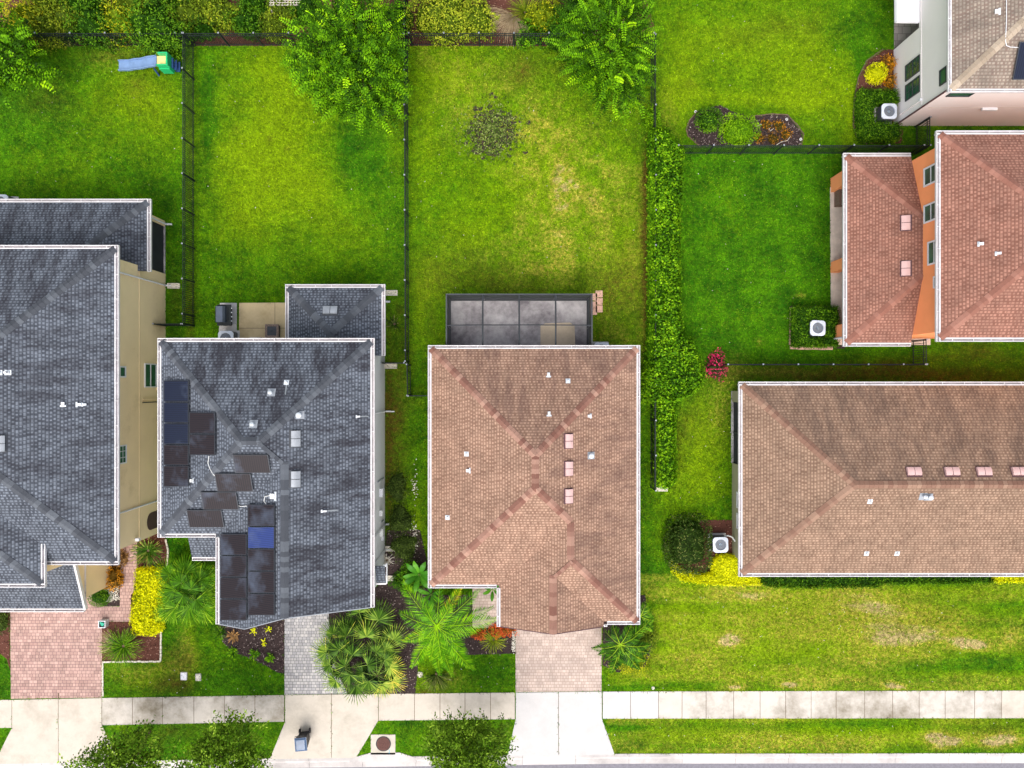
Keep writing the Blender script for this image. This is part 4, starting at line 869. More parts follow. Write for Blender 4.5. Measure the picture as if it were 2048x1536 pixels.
r2q = Roof(2.7, .42); r2q.face('y', -10.63, 1, [(-7.24, -10.63), (-6.72, -10.63), (-6.72, -9.6), (-7.24, -9.6)], .3); r2q.build(h2, M['gray'], M['gray_cap']); wbox(h2, 'rake_board', M['white'], -6.72, -6.66, -10.66, -9.58, 2.62, 2.72); wbox(h2, 'rake_board', M['gutter'], -7.25, -6.72, -10.72, -10.64, 2.6, 2.7)
ex = -7.26
def fx(name, mat, py, z0, z1, w, dpt=.12): 
    y = -(py - 768) * (H - z0) / F; wbox(h2, name, mat, ex, ex + dpt, y - w / 2, y + w / 2, z0, z1, .01)
fx('junction_box', M['white'], 983, 1.2, 1.75, .45, .18); fx('electric_meter', M['pale'], 1024, 1.3, 1.75, .3, .16); fx('conduit', M['ventg'], 1040, .6, 1.3, .06, .05); fx('electric_meter', M['pale'], 1062, 1.1, 1.6, .42, .16); fx('junction_box', M['white'], 1075, .9, 1.2, .22, .12); fx('conduit', M['ventg'], 955, .5, 2.4, .05, .05); fx('hose_tap', M['galv'], 1130, .5, .65, .12, .2)
fx('junction_box', M['white'], 845, 4.4, 4.6, .15, .1); fx('wall_joint', M['ventg'], 920, 2.8, 2.82, .04, .03)
downspout(h2, [(ex + .42, -1.55, HU - .15), (ex + .06, -1.55, HU - .45), (ex + .06, -1.55, .1), (ex + .35, -1.55, .06)], M['grayst'], .03); downspout(h2, [(ex + .42, -9.45, HU - .15), (ex + .06, -9.45, HU - .45), (ex + .06, -9.45, .1), (ex + .3, -9.45, .05)], M['grayst'])
downspout(h2, [(ex + .42, -8.0, HU - .15), (ex + .06, -8.0, HU - .45), (ex + .06, -8.0, .1), (ex + .3, -8.0, .05)], M['grayst']); downspout(h2, [(-6.85, 4.7, HL - .1), (ex + .06, 4.7, HL - .35), (ex + .06, 4.7, .1), (ex + .3, 4.7, .05)])
splash('splash block beside the small rear roof of the gray house', 783, 586); splash('splash block by the alley fence of the gray house', 782, 732); splash('rectangular splash block on the dark mulch beside the pale wall', 783, 1097); splash('splash block on the dark mulch near the feather palm', 781, 1156)
wbox(h2, 'drain_pipe', M['pale'], -7.25, -6.7, -1.6, -1.54, .08, .13)
# fittings and solar panels
for y0, y1, kd in ((760, 804, 'u'), (804, 846, 'u'), (846, 889, 'u'), (889, 931, 'b'), (931, 974, 'b')): spanel(h2, r2, 327, 377, y0 + .7, y1 - .7, kd, 1)
for y0, y1 in ((824, 868), (868, 911)): spanel(h2, r2, 378, 430, y0 + .7, y1 - .7, 'b', 1)
for x0, y0, x1, y1 in ((464, 909, 536, 947), (428, 947, 501, 984), (400, 984, 472, 1020), (372, 1020, 443, 1056)): spanel(h2, r2, 0, 0, 0, 0, 'b', 2, skew=[(x0, y0 + .5), (x1, y0 + .5), (x1 + 6, y1 - .8), (x0 + 6, y1 - .8)])
for k in range(5): spanel(h2, r2, 495, 549, 1009 + k * 44.6, 1009 + (k + 1) * 44.6 - 1.2, 'v' if k == 1 else 'b', 4)
for k in range(4): spanel(h2, r2, 440, 493, 1068 + k * 43.5, 1068 + (k + 1) * 43.5 - 1.2, 'b', 4)
twin(h2, r2, 591, 877, M['ventg']); twin(h2, r2, 591, 958, M['ventg']); twin(h2, r2b, 661, 621, M['ventg'])
capv(h2, r2, 543, 785, .1); capv(h2, r2, 507, 848, .1); pipe(h2, r2, 573, 765, .05, .25); stain(h2, r2, 574, 763, -.9); capv(h2, r2, 600, 830); boxv(h2, r2, 547, 992, w=.24, d=.24); boxv(h2, r2, 385, 961, M['pale'], w=.14, d=.12); boxv(h2, r2, 648, 1022, w=.08, d=.2); stain(h2, r2, 650, 1022, .8, .12); boxv(h2, r2, 716, 833, w=.08, d=.15); stain(h2, r2, 719, 833, .6, .1)
m = MB(); m.tube([r2.hit(x, y, .04).translation for x, y in ((418, 912), (416, 926), (420, 938), (426, 948), (430, 952))], .018, 5); m.tube([r2.hit(x, y, .04).translation for x, y in ((540, 991), (530, 993), (528, 1002), (533, 1010))], .018, 5); m.tube([r2.hit(x, y, .04).translation for x, y in ((476, 1011), (482, 1013), (494, 1012))], .018, 5); m.build('cable', M['pale'], h2)

# ------------------------------------------------ middle house: pink brown roof
h3 = thing('house', 'single storey house with pink brown shingle roof and screened rear enclosure', 'house', (1.2, -5, 0), 'houses on the street')
A, B = (-4.30, 1.89), (6.64, 1.89); R1, Rb = (1.17, -3.58), (1.17, -5.21); Cc, D = (-4.30, -10.68), (-.64, -10.68); Q2, Q3 = (3.0, -7.04), (3.0, -8.98); HH, J = (6.64, -12.62), (4.89, -12.62); R3 = (2.125, -9.855); G = (2.125, -12.9); JJ, EE = (4.89, -12.9), (-.64, -12.9)
r3 = Roof(HL, .42)
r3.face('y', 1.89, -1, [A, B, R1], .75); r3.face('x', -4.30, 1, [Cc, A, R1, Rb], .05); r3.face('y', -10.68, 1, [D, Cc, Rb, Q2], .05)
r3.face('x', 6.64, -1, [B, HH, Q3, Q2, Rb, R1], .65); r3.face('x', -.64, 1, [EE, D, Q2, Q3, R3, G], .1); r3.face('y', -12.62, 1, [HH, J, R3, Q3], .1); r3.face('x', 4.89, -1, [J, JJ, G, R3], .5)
r3.build(h3, M['pink'], M['pink_cap'])
gut_loop(h3, [(4.89, -12.9), J, HH, B, A, Cc, D, (-.64, -12.9)], HL)
walls(h3, [(-.29, -12.5), (4.54, -12.5), (4.54, -12.27), (6.29, -12.27), (6.29, 1.54), (-3.95, 1.54), (-3.95, -10.33), (-.29, -10.33)], -.1, HL - .19, M['creamst']); soffit(h3, [EE, JJ, J, HH, B, A, Cc, D], HL - .186)
m = MB(); m.poly([(-.29, -12.49, HL - .2), (4.54, -12.49, HL - .2), (4.54, -12.49, HL + .1), (2.125, -12.49, HL + 1.1), (-.29, -12.49, HL + .1)]); m.build('gable_wall', M['creamst'], h3)
m = MB()
for a, b in (((-.64, -12.92, HL), (2.125, -12.92, r3.z(r3.faces[4], 2.125, 0))), ((2.125, -12.92, r3.z(r3.faces[4], 2.125, 0)), (4.89, -12.92, HL))): m.poly([(a[0], a[1], a[2] - .2), (b[0], b[1], b[2] - .2), (b[0], b[1], b[2] + .012), (a[0], a[1], a[2] + .012)]); m.poly([(a[0], a[1], a[2] + .012), (b[0], b[1], b[2] + .012), (b[0], b[1] + .04, b[2] + .012), (a[0], a[1] + .04, a[2] + .012)])
m.build('rake_board', M['maroon'], h3)
dm = MB(); dm.box(.2, 4.1, -12.54, -12.45, 0, 2.2)
for k in range(1, 4): dm.box(.22, 4.08, -12.555, -12.541, k * .55 - .02, k * .55 + .02)
dm.build('garage_door', M['white'], h3)
for y in (882, 937, 992): twin(h3, r3, 1137, y, M['vent'], sc=.95)
boxv(h3, r3, 1097, 750); boxv(h3, r3, 1098, 828); boxv(h3, r3, 1178, 832, rot=math.pi); capv(h3, r3, 1182, 911, .13); pipe(h3, r3, 933, 908, .045, .3); boxv(h3, r3, 937, 941, w=.16, d=.16); pipe(h3, r3, 895, 1035, .045, .3); pipe(h3, r3, 1136, 762, .045, .3)
# screened enclosure, attached to the rear wall
ex0, ex1, ey1 = (901 - 1024) / 35., (1174 - 1024) / 35. + .0, (768 - 601) / 35.; eh = 2.6; ey0 = 1.56
fl = MB(); fl.box(ex0, ex1, ey0, ey1, -.05, .05); fl.build('enclosure_floor', M['concl'], h3)
fl = MB(); fl.prism(gp([(1081, 715), (1081, 652), (1090, 647), (1140, 645), (1149, 652), (1151, 715)][::1]), .05, .058); fl.build('floor_patch', M['concr'], h3)
fr = MB(); b = .035
for x in (ex0, ex1): fr.box(x - b, x + b, ey0, ey1 + b, eh - .1, eh); fr.box(x - .03, x + .03, ey0, ey1, .05, .14); fr.box(x - .03, x + .03, ey0, ey1, .85, .92)
fr.box(ex0 - b, ex1 + b, ey1 + .001, ey1 + b * 2, eh - .1, eh + .002); fr.box(ex0, ex1, ey1 - .03, ey1 + .03, .052, .145); fr.box(ex0, ex1, ey1 - .03, ey1 + .03, .86, .925)
def arch(x): return eh + .18 * max(0, 1 - ((x - (ex0 + ex1) / 2) / ((ex1 - ex0) / 2)) ** 2)
bxs = [ex0 + (ex1 - ex0) * k / 4 for k in range(5)]
for x in bxs: fr.box(x - .03, x + .03, ey1 - .035, ey1 + .035, .05, eh - .1)
for y in (ey0 + .05, 3.15): 
    for x in (ex0, ex1): fr.box(x - .035, x + .035, y - .03, y + .03, .05, eh - .1)
for x in bxs[1:4]:
    fr.tube([(x, ey0, eh + .02), (x, (ey0 + ey1) / 2, eh + .16), (x, ey1, eh - .04)], .045, 4)
fr.tube([(ex0, 3.15, eh - .03), (bxs[1], 3.15, eh + .12), (bxs[2], 3.15, eh + .16), (bxs[3], 3.15, eh + .12), (ex1, 3.15, eh - .03)], .03, 4)
for x, s in ((bxs[1], 1), (bxs[3], -1)): fr.tube([(x, ey1, eh - .7), (x + .0, ey1 - .5, eh - .0)], .022, 4)
for x, s in ((ex0, 1), (ex1, -1)): fr.tube([(x, 3.15, eh - .6), (x + s * .45, 3.15, eh)], .022, 4); fr.tube([(x, 3.15 + .05, eh - .55), (x + s * .02, 3.6, eh - .05)], .022, 4)
fr.build('enclosure_frame', M['bronze'], h3)
sc = MB(); sc.poly([(ex0, ey0, .05), (ex0, ey1, .05), (ex0, ey1, eh), (ex0, ey0, eh)]); sc.poly([(ex1, ey0, .05), (ex1, ey1, .05), (ex1, ey1, eh), (ex1, ey0, eh)]); sc.poly([(ex0, ey1, .05), (ex1, ey1, .05), (ex1, ey1, eh), (ex0, ey1, eh)]); sc.build('enclosure_screen', M['screen'], h3)
sc = MB()
for a, b_ in zip(bxs, bxs[1:]): sc.poly([(a, ey0, eh + .01), (b_, ey0, eh + .01), (b_, 3.15, eh + .12), (a, 3.15, eh + .12)]); sc.poly([(a, 3.15, eh + .12), (b_, 3.15, eh + .12), (b_, ey1, eh - .05), (a, ey1, eh - .05)])
sc.build('roof_screen', M['screenr'], h3)

# ------------------------------------------------ long house at the right
h4 = thing('house', 'long single storey olive walled house with brown shingle roof at the right edge', 'house', (22, -5, 0), 'houses on the street')
x0, x1, y0, y1 = 12.22, 36.0, -10.07, -.05
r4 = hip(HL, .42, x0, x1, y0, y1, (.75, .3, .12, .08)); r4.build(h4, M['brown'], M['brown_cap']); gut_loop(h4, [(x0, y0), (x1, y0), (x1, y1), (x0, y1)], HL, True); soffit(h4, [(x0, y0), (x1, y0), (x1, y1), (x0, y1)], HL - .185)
w4 = x0 + HO; opa, opb = (768 - 805) / 36.2, (768 - 931) / 36.2
walls(h4, [(w4, opb), (w4, y0 + HO), (x1 - .4, y0 + HO), (x1 - .4, y1 - HO), (w4 + 2.2, y1 - HO), (w4 + 2.2, opb)], -.1, HL - .19, M['olive'])
wbox(h4, 'lanai_wall', M['olive'], w4, w4 + .3, opa, y1 - HO, -.1, HL - .195); wbox(h4, 'lanai_wall', M['olive'], w4, w4 + .2, opb, opa, HL - .4, HL - .195); wbox(h4, 'lanai_wall', M['olive'], w4 + .3, w4 + 2.2, y1 - HO - .2, y1 - HO, -.1, HL - .195)
wbox(h4, 'lanai_screen', M['screen'], w4 + .08, w4 + .10, opb, opa, .0, HL - .4); wbox(h4, 'screen_frame', M['bronze'], w4 + .04, w4 + .08, (opa + opb) / 2 - .03, (opa + opb) / 2 + .03, .0, HL - .4); wbox(h4, 'lanai_floor', M['concl'], w4 - .05, w4 + 2.2, opb, y1 - HO, -.05, .03)
for pa, pb in ((987, 1020), (1030, 1062)):
    window(h4, 'x', w4, -1, -(pa - 768) * 39.6 / F, -(pb - 768) * 39.6 / F, 1.0, 2.4, pane=M['glassd'], trim=.09)
for px in (1827, 1903, 1967, 2037): twin(h4, r4, px, 943, M['vent'], sc=.95)
capv(h4, r4, 1857, 994, .12); capv(h4, r4, 1846, 993, .1); pipe(h4, r4, 1740, 1003, .045, .3); pipe(h4, r4, 1733, 1107, .05, .3); pipe(h4, r4, 1794, 1107, .05, .3)

# ------------------------------------------------ orange house
h6 = thing('house', 'two storey orange stucco house with rust red shingle roofs', 'house', (24, 7, 0), 'houses on the street')
HU6 = 6.1; x0, x1, y0, y1 = 20.85, 34.0, 2.24, 12.18
r6 = hip(HU6, .42, x0, x1, y0, y1, (.15, .2, .1, .15)); r6.build(h6, M['rust'], M['rust_cap']); gut_loop(h6, [(x0, y0), (x1, y0), (x1, y1), (x0, y1)], HU6, True); soffit(h6, [(x0, y0), (x1, y0), (x1, y1), (x0, y1)], HU6 - .185)
w6 = 21.2; walls(h6, [(w6, y0 + HO), (x1 - .4, y0 + HO), (x1 - .4, y1 - HO), (w6, y1 - HO)], -.1, HU6 - .19, M['orange'])
lx, ly1, ly0 = 17.78, 12.11, 2.17; we = w6 - .004; pl = .33; hw = we - lx
r6l = Roof(HL, pl)
r6l.face('x', lx, 1, [(lx, ly0), (lx, ly1), (we, ly1 - hw), (we, ly0 + hw)], .25); r6l.face('y', ly1, -1, [(lx, ly1), (we, ly1), (we, ly1 - hw)], .25); r6l.face('y', ly0, 1, [(lx, ly0), (we, ly0), (we, ly0 + hw)], .25)
r6l.build(h6, M['rust'], M['rust_cap']); gut_loop(h6, [(we, ly1), (lx, ly1), (lx, ly0), (we, ly0)], HL); soffit(h6, [(lx, ly0), (we, ly0), (we, ly1), (lx, ly1)], HL - .185)
lw = 18.2
for a, b in ((10.95, 11.75), (6.35, 6.95), (2.6, 3.3)): wbox(h6, 'column', M['orange'], lw, lw + .45, a, b, -.05, HL - .19)
wbox(h6, 'wall', M['orange'], lw + .45, we, 11.35, 11.75, -.05, HL - .19); wbox(h6, 'wall', M['orange'], lw + .45, we, 2.6, 3.0, -.05, HL - .19)
for (a, b, z0, z1) in ((11.06, 10.1, 4.15, 5.4), (9.16, 8.22, 4.15, 5.4), (7.22, 6.02, 4.5, 5.6), (5.4, 4.8, 5.0, 5.6)): window(h6, 'x', w6, -1, a, b, z0, z1, trim=.08)
twin(h6, r6l, 1811, 446, M['vent'], sc=1.0); twin(h6, r6l, 1811, 537, M['vent'], sc=1.0); boxv(h6, r6, 1962, 488, M['galv'], w=.13, d=.2, rot=math.pi); boxv(h6, r6, 1997, 507, M['galv'], w=.11, d=.2, rot=math.pi)
wbox(h6, 'wall_cap', M['creamst'], lw - .02, we, 2.55, 2.62, 2.3, 2.36)
downspout(h6, [(lx + .1, 2.45, HL - .12), (lw - .05, 2.55, HL - .35), (lw - .05, 2.55, .1), (lw - .35, 2.5, .05)])

# ------------------------------------------------ white house top right
h5 = thing('house', 'two storey white stucco house with taupe shingle roof in the top right corner', 'house', (25, 18, 0), 'houses on the street')
x0, x1, y0, y1 = 21.45, 34.0, 14.40, 31.0
r5 = hip(6.0, .42, x0, x1, y0, y1, (.3, .3, .5, .5)); r5.build(h5, M['taupe'], M['taupe_cap']); gut_loop(h5, [(x0, y0), (x1, y0), (x1, y1), (x0, y1)], 6.0, True, w=.13); soffit(h5, [(x0, y0), (x1, y0), (x1, y1), (x0, y1)], 5.815)
w5, s5 = 21.8, 14.75; ycut = 19.08
m = MB(); m.poly([(w5, s5, -.1), (w5, s5, 5.8), (w5, ycut, 5.8), (w5, ycut, -.1)]); m.poly([(w5, ycut, 2.6), (w5, ycut, 5.8), (w5, 30.6, 5.8), (w5, 30.6, 2.6)]); m.poly([(w5, s5, -.1), (33.6, s5, -.1), (33.6, s5, 5.8), (w5, s5, 5.8)]); m.poly([(w5, ycut, -.1), (w5, ycut, 2.6), (w5 + 2.5, ycut, 2.6), (w5 + 2.5, ycut, -.1)]); m.poly([(w5 + 2.5, ycut, -.1), (w5 + 2.5, ycut, 2.6), (w5 + 2.5, 30.6, 2.6), (w5 + 2.5, 30.6, -.1)]); m.poly([(w5, ycut, 2.6), (w5 + 2.5, ycut, 2.6), (w5 + 2.5, 30.6, 2.6), (w5, 30.6, 2.6)])
m.build('wall', M['whitest'], h5)
for a, b in ((17.6, 16.72), (16.5, 15.62)): window(h5, 'x', w5, -1, a, b, 1.3, 2.72, frame=M['bronze'], trim=.05, rows=1)
window(h5, 'x', w5, -1, 15.95, 15.15, 4.5, 5.6, frame=M['bronze'], trim=.06); window(h5, 'y', s5, -1, 22.2, 23.4, 4.3, 5.6, frame=M['bronze'], trim=.06)
wbox(h5, 'wall_band', M['whitest'], w5 - .03, w5 + .0, s5 + .1, 30, 2.75, 2.85); downspout(h5, [(w5 - .05, s5 - .06, 5.7), (w5 - .05, s5 - .06, .05)], M['maroon'], .045)
wbox(h5, 'vent_hood', M['white'], w5 - .12, w5, 15.05, 15.2, 2.75, 2.9); wbox(h5, 'conduit', M['whitest'], w5 - .06, w5, 15.1, 15.14, .7, 2.75); wbox(h5, 'vent_hood', M['white'], 25.1, 25.9, s5 - .14, s5, 2.6, 2.75); wbox(h5, 'wall_joint', M['creamst'], 22.2, 33, s5 - .006, s5 + .01, 2.7, 2.73)
boxv(h5, r5, 1994, 24, w=.18, d=.2)
m = MB(); m.tube([r5.hit(x, y, .06).translation for x, y in ((2013, -20), (2013, 40), (2011, 82), (2013, 91), (2020, 94), (2038, 95))], .018, 6); m.build('conduit', M['white'], h5)
spanel(h5, r5, 0, 0, 0, 0, 'u', 2 if r5.hit(2045, 150, 0, 2) else 3, skew=[(2040, 83), (2100, 83), (2090, 160), (2025, 160)])
aw = MB(); aw.poly([(w5 - .0, 19.35, 2.62), (20.75, 19.55, 2.35), (20.7, 24.5, 2.35), (w5 - .0, 24.5, 2.62)]); aw.poly([(20.75, 19.55, 2.35), (20.72, 19.55, 2.15), (20.68, 24.5, 2.15), (20.7, 24.5, 2.35)]); aw.poly([(w5, 19.35, 2.62), (w5, 19.35, 2.5), (20.75, 19.55, 2.15), (20.75, 19.55, 2.35)])
aw.build('awning', M['awning'], h5)
for hh in ([(-31.2, -8.35), (-19.8, -8.35), (-19.8, 9.3), (-31.2, 9.3)], [(-31.2, -11.4), (-22.85, -11.4), (-22.85, -8.3), (-31.2, -8.3)], foot, [(-11.5, 1.7), (-7.27, 1.7), (-7.27, 4.8), (-11.5, 4.8)], [(-3.95, -10.3), (-.3, -10.3), (-.3, -12.5), (6.29, -12.3), (6.29, 1.5), (ex1, 1.5), (ex1, ey1), (ex0, ey1), (ex0, 1.5), (-3.95, 1.5)], [(12.57, -9.7), (35, -9.7), (35, -.4), (12.57, -.4)], [(21.2, 2.6), (33, 2.6), (33, 11.8), (21.2, 11.8)], [(21.8, 14.75), (33, 14.75), (33, 30), (21.8, 30)]): EXCL.append(hh)
# ================================================================= PLANTS
def shrub(name, label, cat, px, py, rx, ry, h, pal, n=None, leaf=.11, ex=2.2, group=None, z0=0.0, lump=.16, var=0.0, wide=.5, stem=True, up=.35, coreval=.14):
    """rounded shrub: leaves on and in a lumpy shell; rx, ry in metres"""
    cx, cy, _ = P(px, py, h * .6); root = thing(name, label, cat, (cx, cy, 0), group)
    if n is None: n = int(820 * (rx * ry + h * (rx + ry) * .5) * (.11 / leaf) ** 1.6)
    d = rdir(n); d[:, 2] = np.abs(d[:, 2]) ** .8; d = norm(d)
    def shell(d, k=1.0):
        r = (np.abs(d[:, 0] / rx) ** ex + np.abs(d[:, 1] / ry) ** ex + np.abs(d[:, 2] / h) ** ex) ** (-1 / ex)
        ang = np.arctan2(d[:, 1], d[:, 0]); sd = abs(hash((px, py))) % 1000 / 100
        r = r * (1 + lump * (np.sin(3 * ang + sd) * .4 + np.sin(5 * ang + sd * 2 + d[:, 2] * 4) * .35 + np.sin(9 * ang + d[:, 2] * 9 + sd) * .3)); return d * (r * k)[:, None]
    cl = RNG.random(n); depth = np.where(cl < .7, .93 + .13 * RNG.random(n), .6 + .35 * RNG.random(n)); Pp = shell(d) * depth[:, None] + RNG.normal(size=(n, 3)) * .025; Pp[:, 2] = np.maximum(Pp[:, 2], .03)
    Nn = norm(d * [.6, .6, 1] + [0, 0, up] + rdir(n) * .55); D = norm(np.cross(Nn, rdir(n)) + d * .25)
    clump = vnoise(Pp[:, 0] * 1 + px, Pp[:, 1] + py + Pp[:, 2], .28, 3); v = -.05 + .45 * clump + .62 * RNG.random(n) ** 1.2 + var
    m = MB(); nu, nv = 16, 6; ring = []
    for j in range(nv + 1):
        el = math.pi / 2 * j / nv; dd = norm(np.array([[math.cos(el) * math.cos(2 * math.pi * i / nu) + 1e-6, math.cos(el) * math.sin(2 * math.pi * i / nu) + 1e-6, math.sin(el) + 1e-6] for i in range(nu)])); ring.append(shell(dd, .74))
    for j in range(nv):
        for i in range(nu): k = (i + 1) % nu; m.poly([ring[j][i], ring[j][k], ring[j + 1][k], ring[j + 1][i]])
    leafmesh('foliage', Pp, D, Nn, leaf * (.7 + .6 * RNG.random(n)), leaf * wide * (.7 + .5 * RNG.random(n)), v, LM[pal], root, extra=mbx(m, coreval), rel=False)  # core hull toned darker: shade between the leaves put into its colour
    if stem:
        s = MB()
        for k in range(4): a = k * 1.6 + .3; s.tube([(.03 * math.cos(a), .03 * math.sin(a), 0), (rx * .3 * math.cos(a), ry * .3 * math.sin(a), h * .6)], .02, 5)
        s.build('stem', M['bark'], root, rel=False)
    return root
def hedge(label, pts, h, pal, dens=420, leaf=.1, group=None, gpx=None, name='hedge', cat='hedge', wide=.5, var=0., lum=.07, up=.5, hvar=.12, inner=.10):
    """clipped or loose hedge over a plan polygon given at mid height"""
    w = [P2(x, y, h * .75) for x, y in pts]; A = sum(w[i][0] * w[(i + 1) % len(w)][1] - w[(i + 1) % len(w)][0] * w[i][1] for i in range(len(w))) / 2
    if A < 0: w = w[::-1]
    c = np.mean(w, 0); root = thing(name, label, cat, (c[0], c[1], 0), group); A = abs(A); n = int(A * dens)
    q = pinpoly(w, n); ed = edgedist(q[:, 0], q[:, 1], w); hh = h * (1 - hvar + hvar * 2 * fbm(q[:, 0], q[:, 1], .7, 77)) * np.clip(.80 + ed * 1.0, 0, 1)
    Pp = np.c_[q, hh - RNG.random(n) ** 1.5 * .26]; Nn = norm(np.c_[np.zeros(n), np.zeros(n), np.ones(n)] * up + rdir(n) * .6)
    L_ = sum(np.linalg.norm(np.subtract(w[i], w[(i + 1) % len(w)])) for i in range(len(w))); ns = int(L_ * h * dens * .8); Q = []; QN = []
    for i in range(len(w)):
        a, b = np.array(w[i]), np.array(w[(i + 1) % len(w)]); l = np.linalg.norm(b - a); k = int(ns * l / L_); t = RNG.random(k)[:, None]; o = np.array([(b - a)[1], -(b - a)[0]]) / l
        p = a + (b - a) * t + o * (RNG.normal(size=(k, 1)) * .06 + .0); Q.append(np.c_[p, RNG.random(k) ** .7 * h * .95]); QN.append(np.tile([o[0], o[1], .5], (k, 1)))
    Pp = np.vstack([Pp] + Q); Nn = np.vstack([Nn, norm(np.vstack(QN) + rdir(len(np.vstack(QN))) * .5)]); n = len(Pp); D = norm(np.cross(Nn, rdir(n)))
    v = -.08 + .42 * vnoise(Pp[:, 0], Pp[:, 1], .33, 9) + .72 * RNG.random(n) ** 1.2 + var
    m = MB(); cx = np.array(w); wi = [tuple(c + (p - c) * 1.0) for p in cx]
    m.prism([tuple(np.array(p)) for p in shrink(w, inner)], .0, h * .70, bottom=False)
    leafmesh('foliage', Pp - [c[0], c[1], 0], D, Nn, leaf * (.7 + .6 * RNG.random(n)), leaf * wide * (.7 + .6 * RNG.random(n)), v, LM[pal], root, extra=([(p[0] - c[0], p[1] - c[1], p[2]) for p in m.v], m.f, .14), rel=False)  # inner block in a dark leaf tone, painted shade for the gaps
    return root
def shrink(w, d):
    out = []; n = len(w)
    for i in range(n):
        p, q, r = (np.array(w[(i + k) % n], float) for k in (-1, 0, 1)); e = (q - p) / (np.linalg.norm(q - p) + 1e-9); g = (r - q) / (np.linalg.norm(r - q) + 1e-9)
        n1 = np.array([-e[1], e[0]]) + np.array([-g[1], g[0]]); l = np.linalg.norm(n1); out.append(tuple(q + n1 / max(l, .3) * d))
    return out
def curve(p0, p1, p2, t): return p0 * (1 - t) ** 2 + p1 * 2 * t * (1 - t) + p2 * t ** 2
def tree(name, label, base, crown_px, hc, rx, ry, rz, pal, twigs=520, leaf=.15, wl=.42, step=.075, tw_len=.9, group=None, rows=True, trunk_r=.12, fill=2500, cluster=0.0, lean=1.0):
    """trunk, limbs and a crown of leafy twigs that radiate outward; leaflets sit in rows along each twig"""
    bx, by = P2(*base); cx, cy, _ = P(crown_px[0], crown_px[1], hc); root = thing(name, label, 'tree', (bx, by, 0), group); c = np.array([cx - bx, cy - by, hc])
    t = MB(); top = Vector(c) + Vector((0, 0, -rz * .3)); t.tube([(0, 0, 0), Vector((0, 0, 0)).lerp(top, .5) + Vector((.08, -.05, .1)), top], trunk_r, 9, trunk_r * .55)
    nl = 16; ends = []
    for k in range(nl):
        a = k * 2.4 + .5; el = .15 + .9 * ((k * .618) % 1); e = Vector((c[0] + rx * .62 * math.cos(a) * math.cos(el), c[1] + ry * .62 * math.sin(a) * math.cos(el), c[2] - rz * .1 + rz * .7 * math.sin(el))); s0 = Vector((0, 0, 0)).lerp(top, .55 + .4 * ((k * .37) % 1))
        mid = s0.lerp(e, .5) + Vector((0, 0, .15)); t.tube([s0, mid, e], trunk_r * .42, 6, .018); ends.append((s0, mid, e))
    t.build('trunk', M['bark'], root, rel=False)
    Ps, Ds, Ns, Ls, Vs = [], [], [], [], []
    for k in range(twigs):
        u = rdir(1)[0]; u[2] = u[2] * .8 + .15; u = u / np.linalg.norm(u); 
        lumpv = 1 + .22 * math.sin(3 * math.atan2(u[1], u[0]) + base[0]) + .14 * math.sin(5 * math.atan2(u[1], u[0]) + u[2] * 5 + base[1]) + .11 * math.sin(11 * math.atan2(u[1], u[0]) + u[2] * 6)
        rr = RNG.uniform(.22, .86) if RNG.random() < .5 else RNG.uniform(.7, .92); p0 = c + u * [rx, ry, rz] * rr * lumpv * .92
        d = norm(u * [1, 1, .55] + RNG.normal(size=3) * .55); ln = tw_len * RNG.uniform(.55, 1.15); p1 = p0 + d * ln * .5 + [0, 0, .12]; p2 = p0 + d * ln + [0, 0, -.14 * ln]
        nn = max(3, int(ln / step)); ts = np.linspace(.05, 1, nn); pts = np.array([curve(p0, p1, p2, q) for q in ts]); tg = norm(np.gradient(pts, axis=0)); up = norm(np.array([0, 0, 1.]) + RNG.normal(size=3) * .35); sd = norm(np.cross(tg, up)); tone = RNG.uniform(-.10, .45) + (.3 if RNG.random() < .12 else 0)
        for s_ in (-1, 1):
            if rows:
                Ps.append(pts); Ds.append(norm(sd * s_ + tg * .45 + RNG.normal(size=(nn, 3)) * .08)); Ns.append(np.tile(up, (nn, 1)) + RNG.normal(size=(nn, 3)) * .12); Ls.append(leaf * (1.05 - .55 * ts) * np.where(ts < .1, .6, 1)); Vs.append(tone + .3 * RNG.random(nn) + .12 * ts)
            else:
                Ps.append(pts + RNG.normal(size=(nn, 3)) * cluster); Ds.append(norm(sd * s_ * RNG.uniform(.2, 1) + tg + RNG.normal(size=(nn, 3)) * .6)); Ns.append(rdir(nn) + [0, 0, 1.0]); Ls.append(leaf * RNG.uniform(.6, 1.2, nn)); Vs.append(tone + .4 * RNG.random(nn))
    k = fill
    u = rdir(k); Pf = c + u * [rx, ry, rz] * (RNG.random((k, 1)) ** .5 * .82); Ps.append(Pf); Ds.append(rdir(k)); Ns.append(rdir(k) + [0, 0, .8]); Ls.append(leaf * RNG.uniform(.7, 1.2, k)); Vs.append(.6 * RNG.random(k))
    Pp = np.vstack(Ps); Ln = np.concatenate(Ls)
    leafmesh('crown', Pp, np.vstack(Ds), np.vstack(Ns), Ln, Ln * wl, np.concatenate(Vs), LM[pal], root, rel=False)
    return root
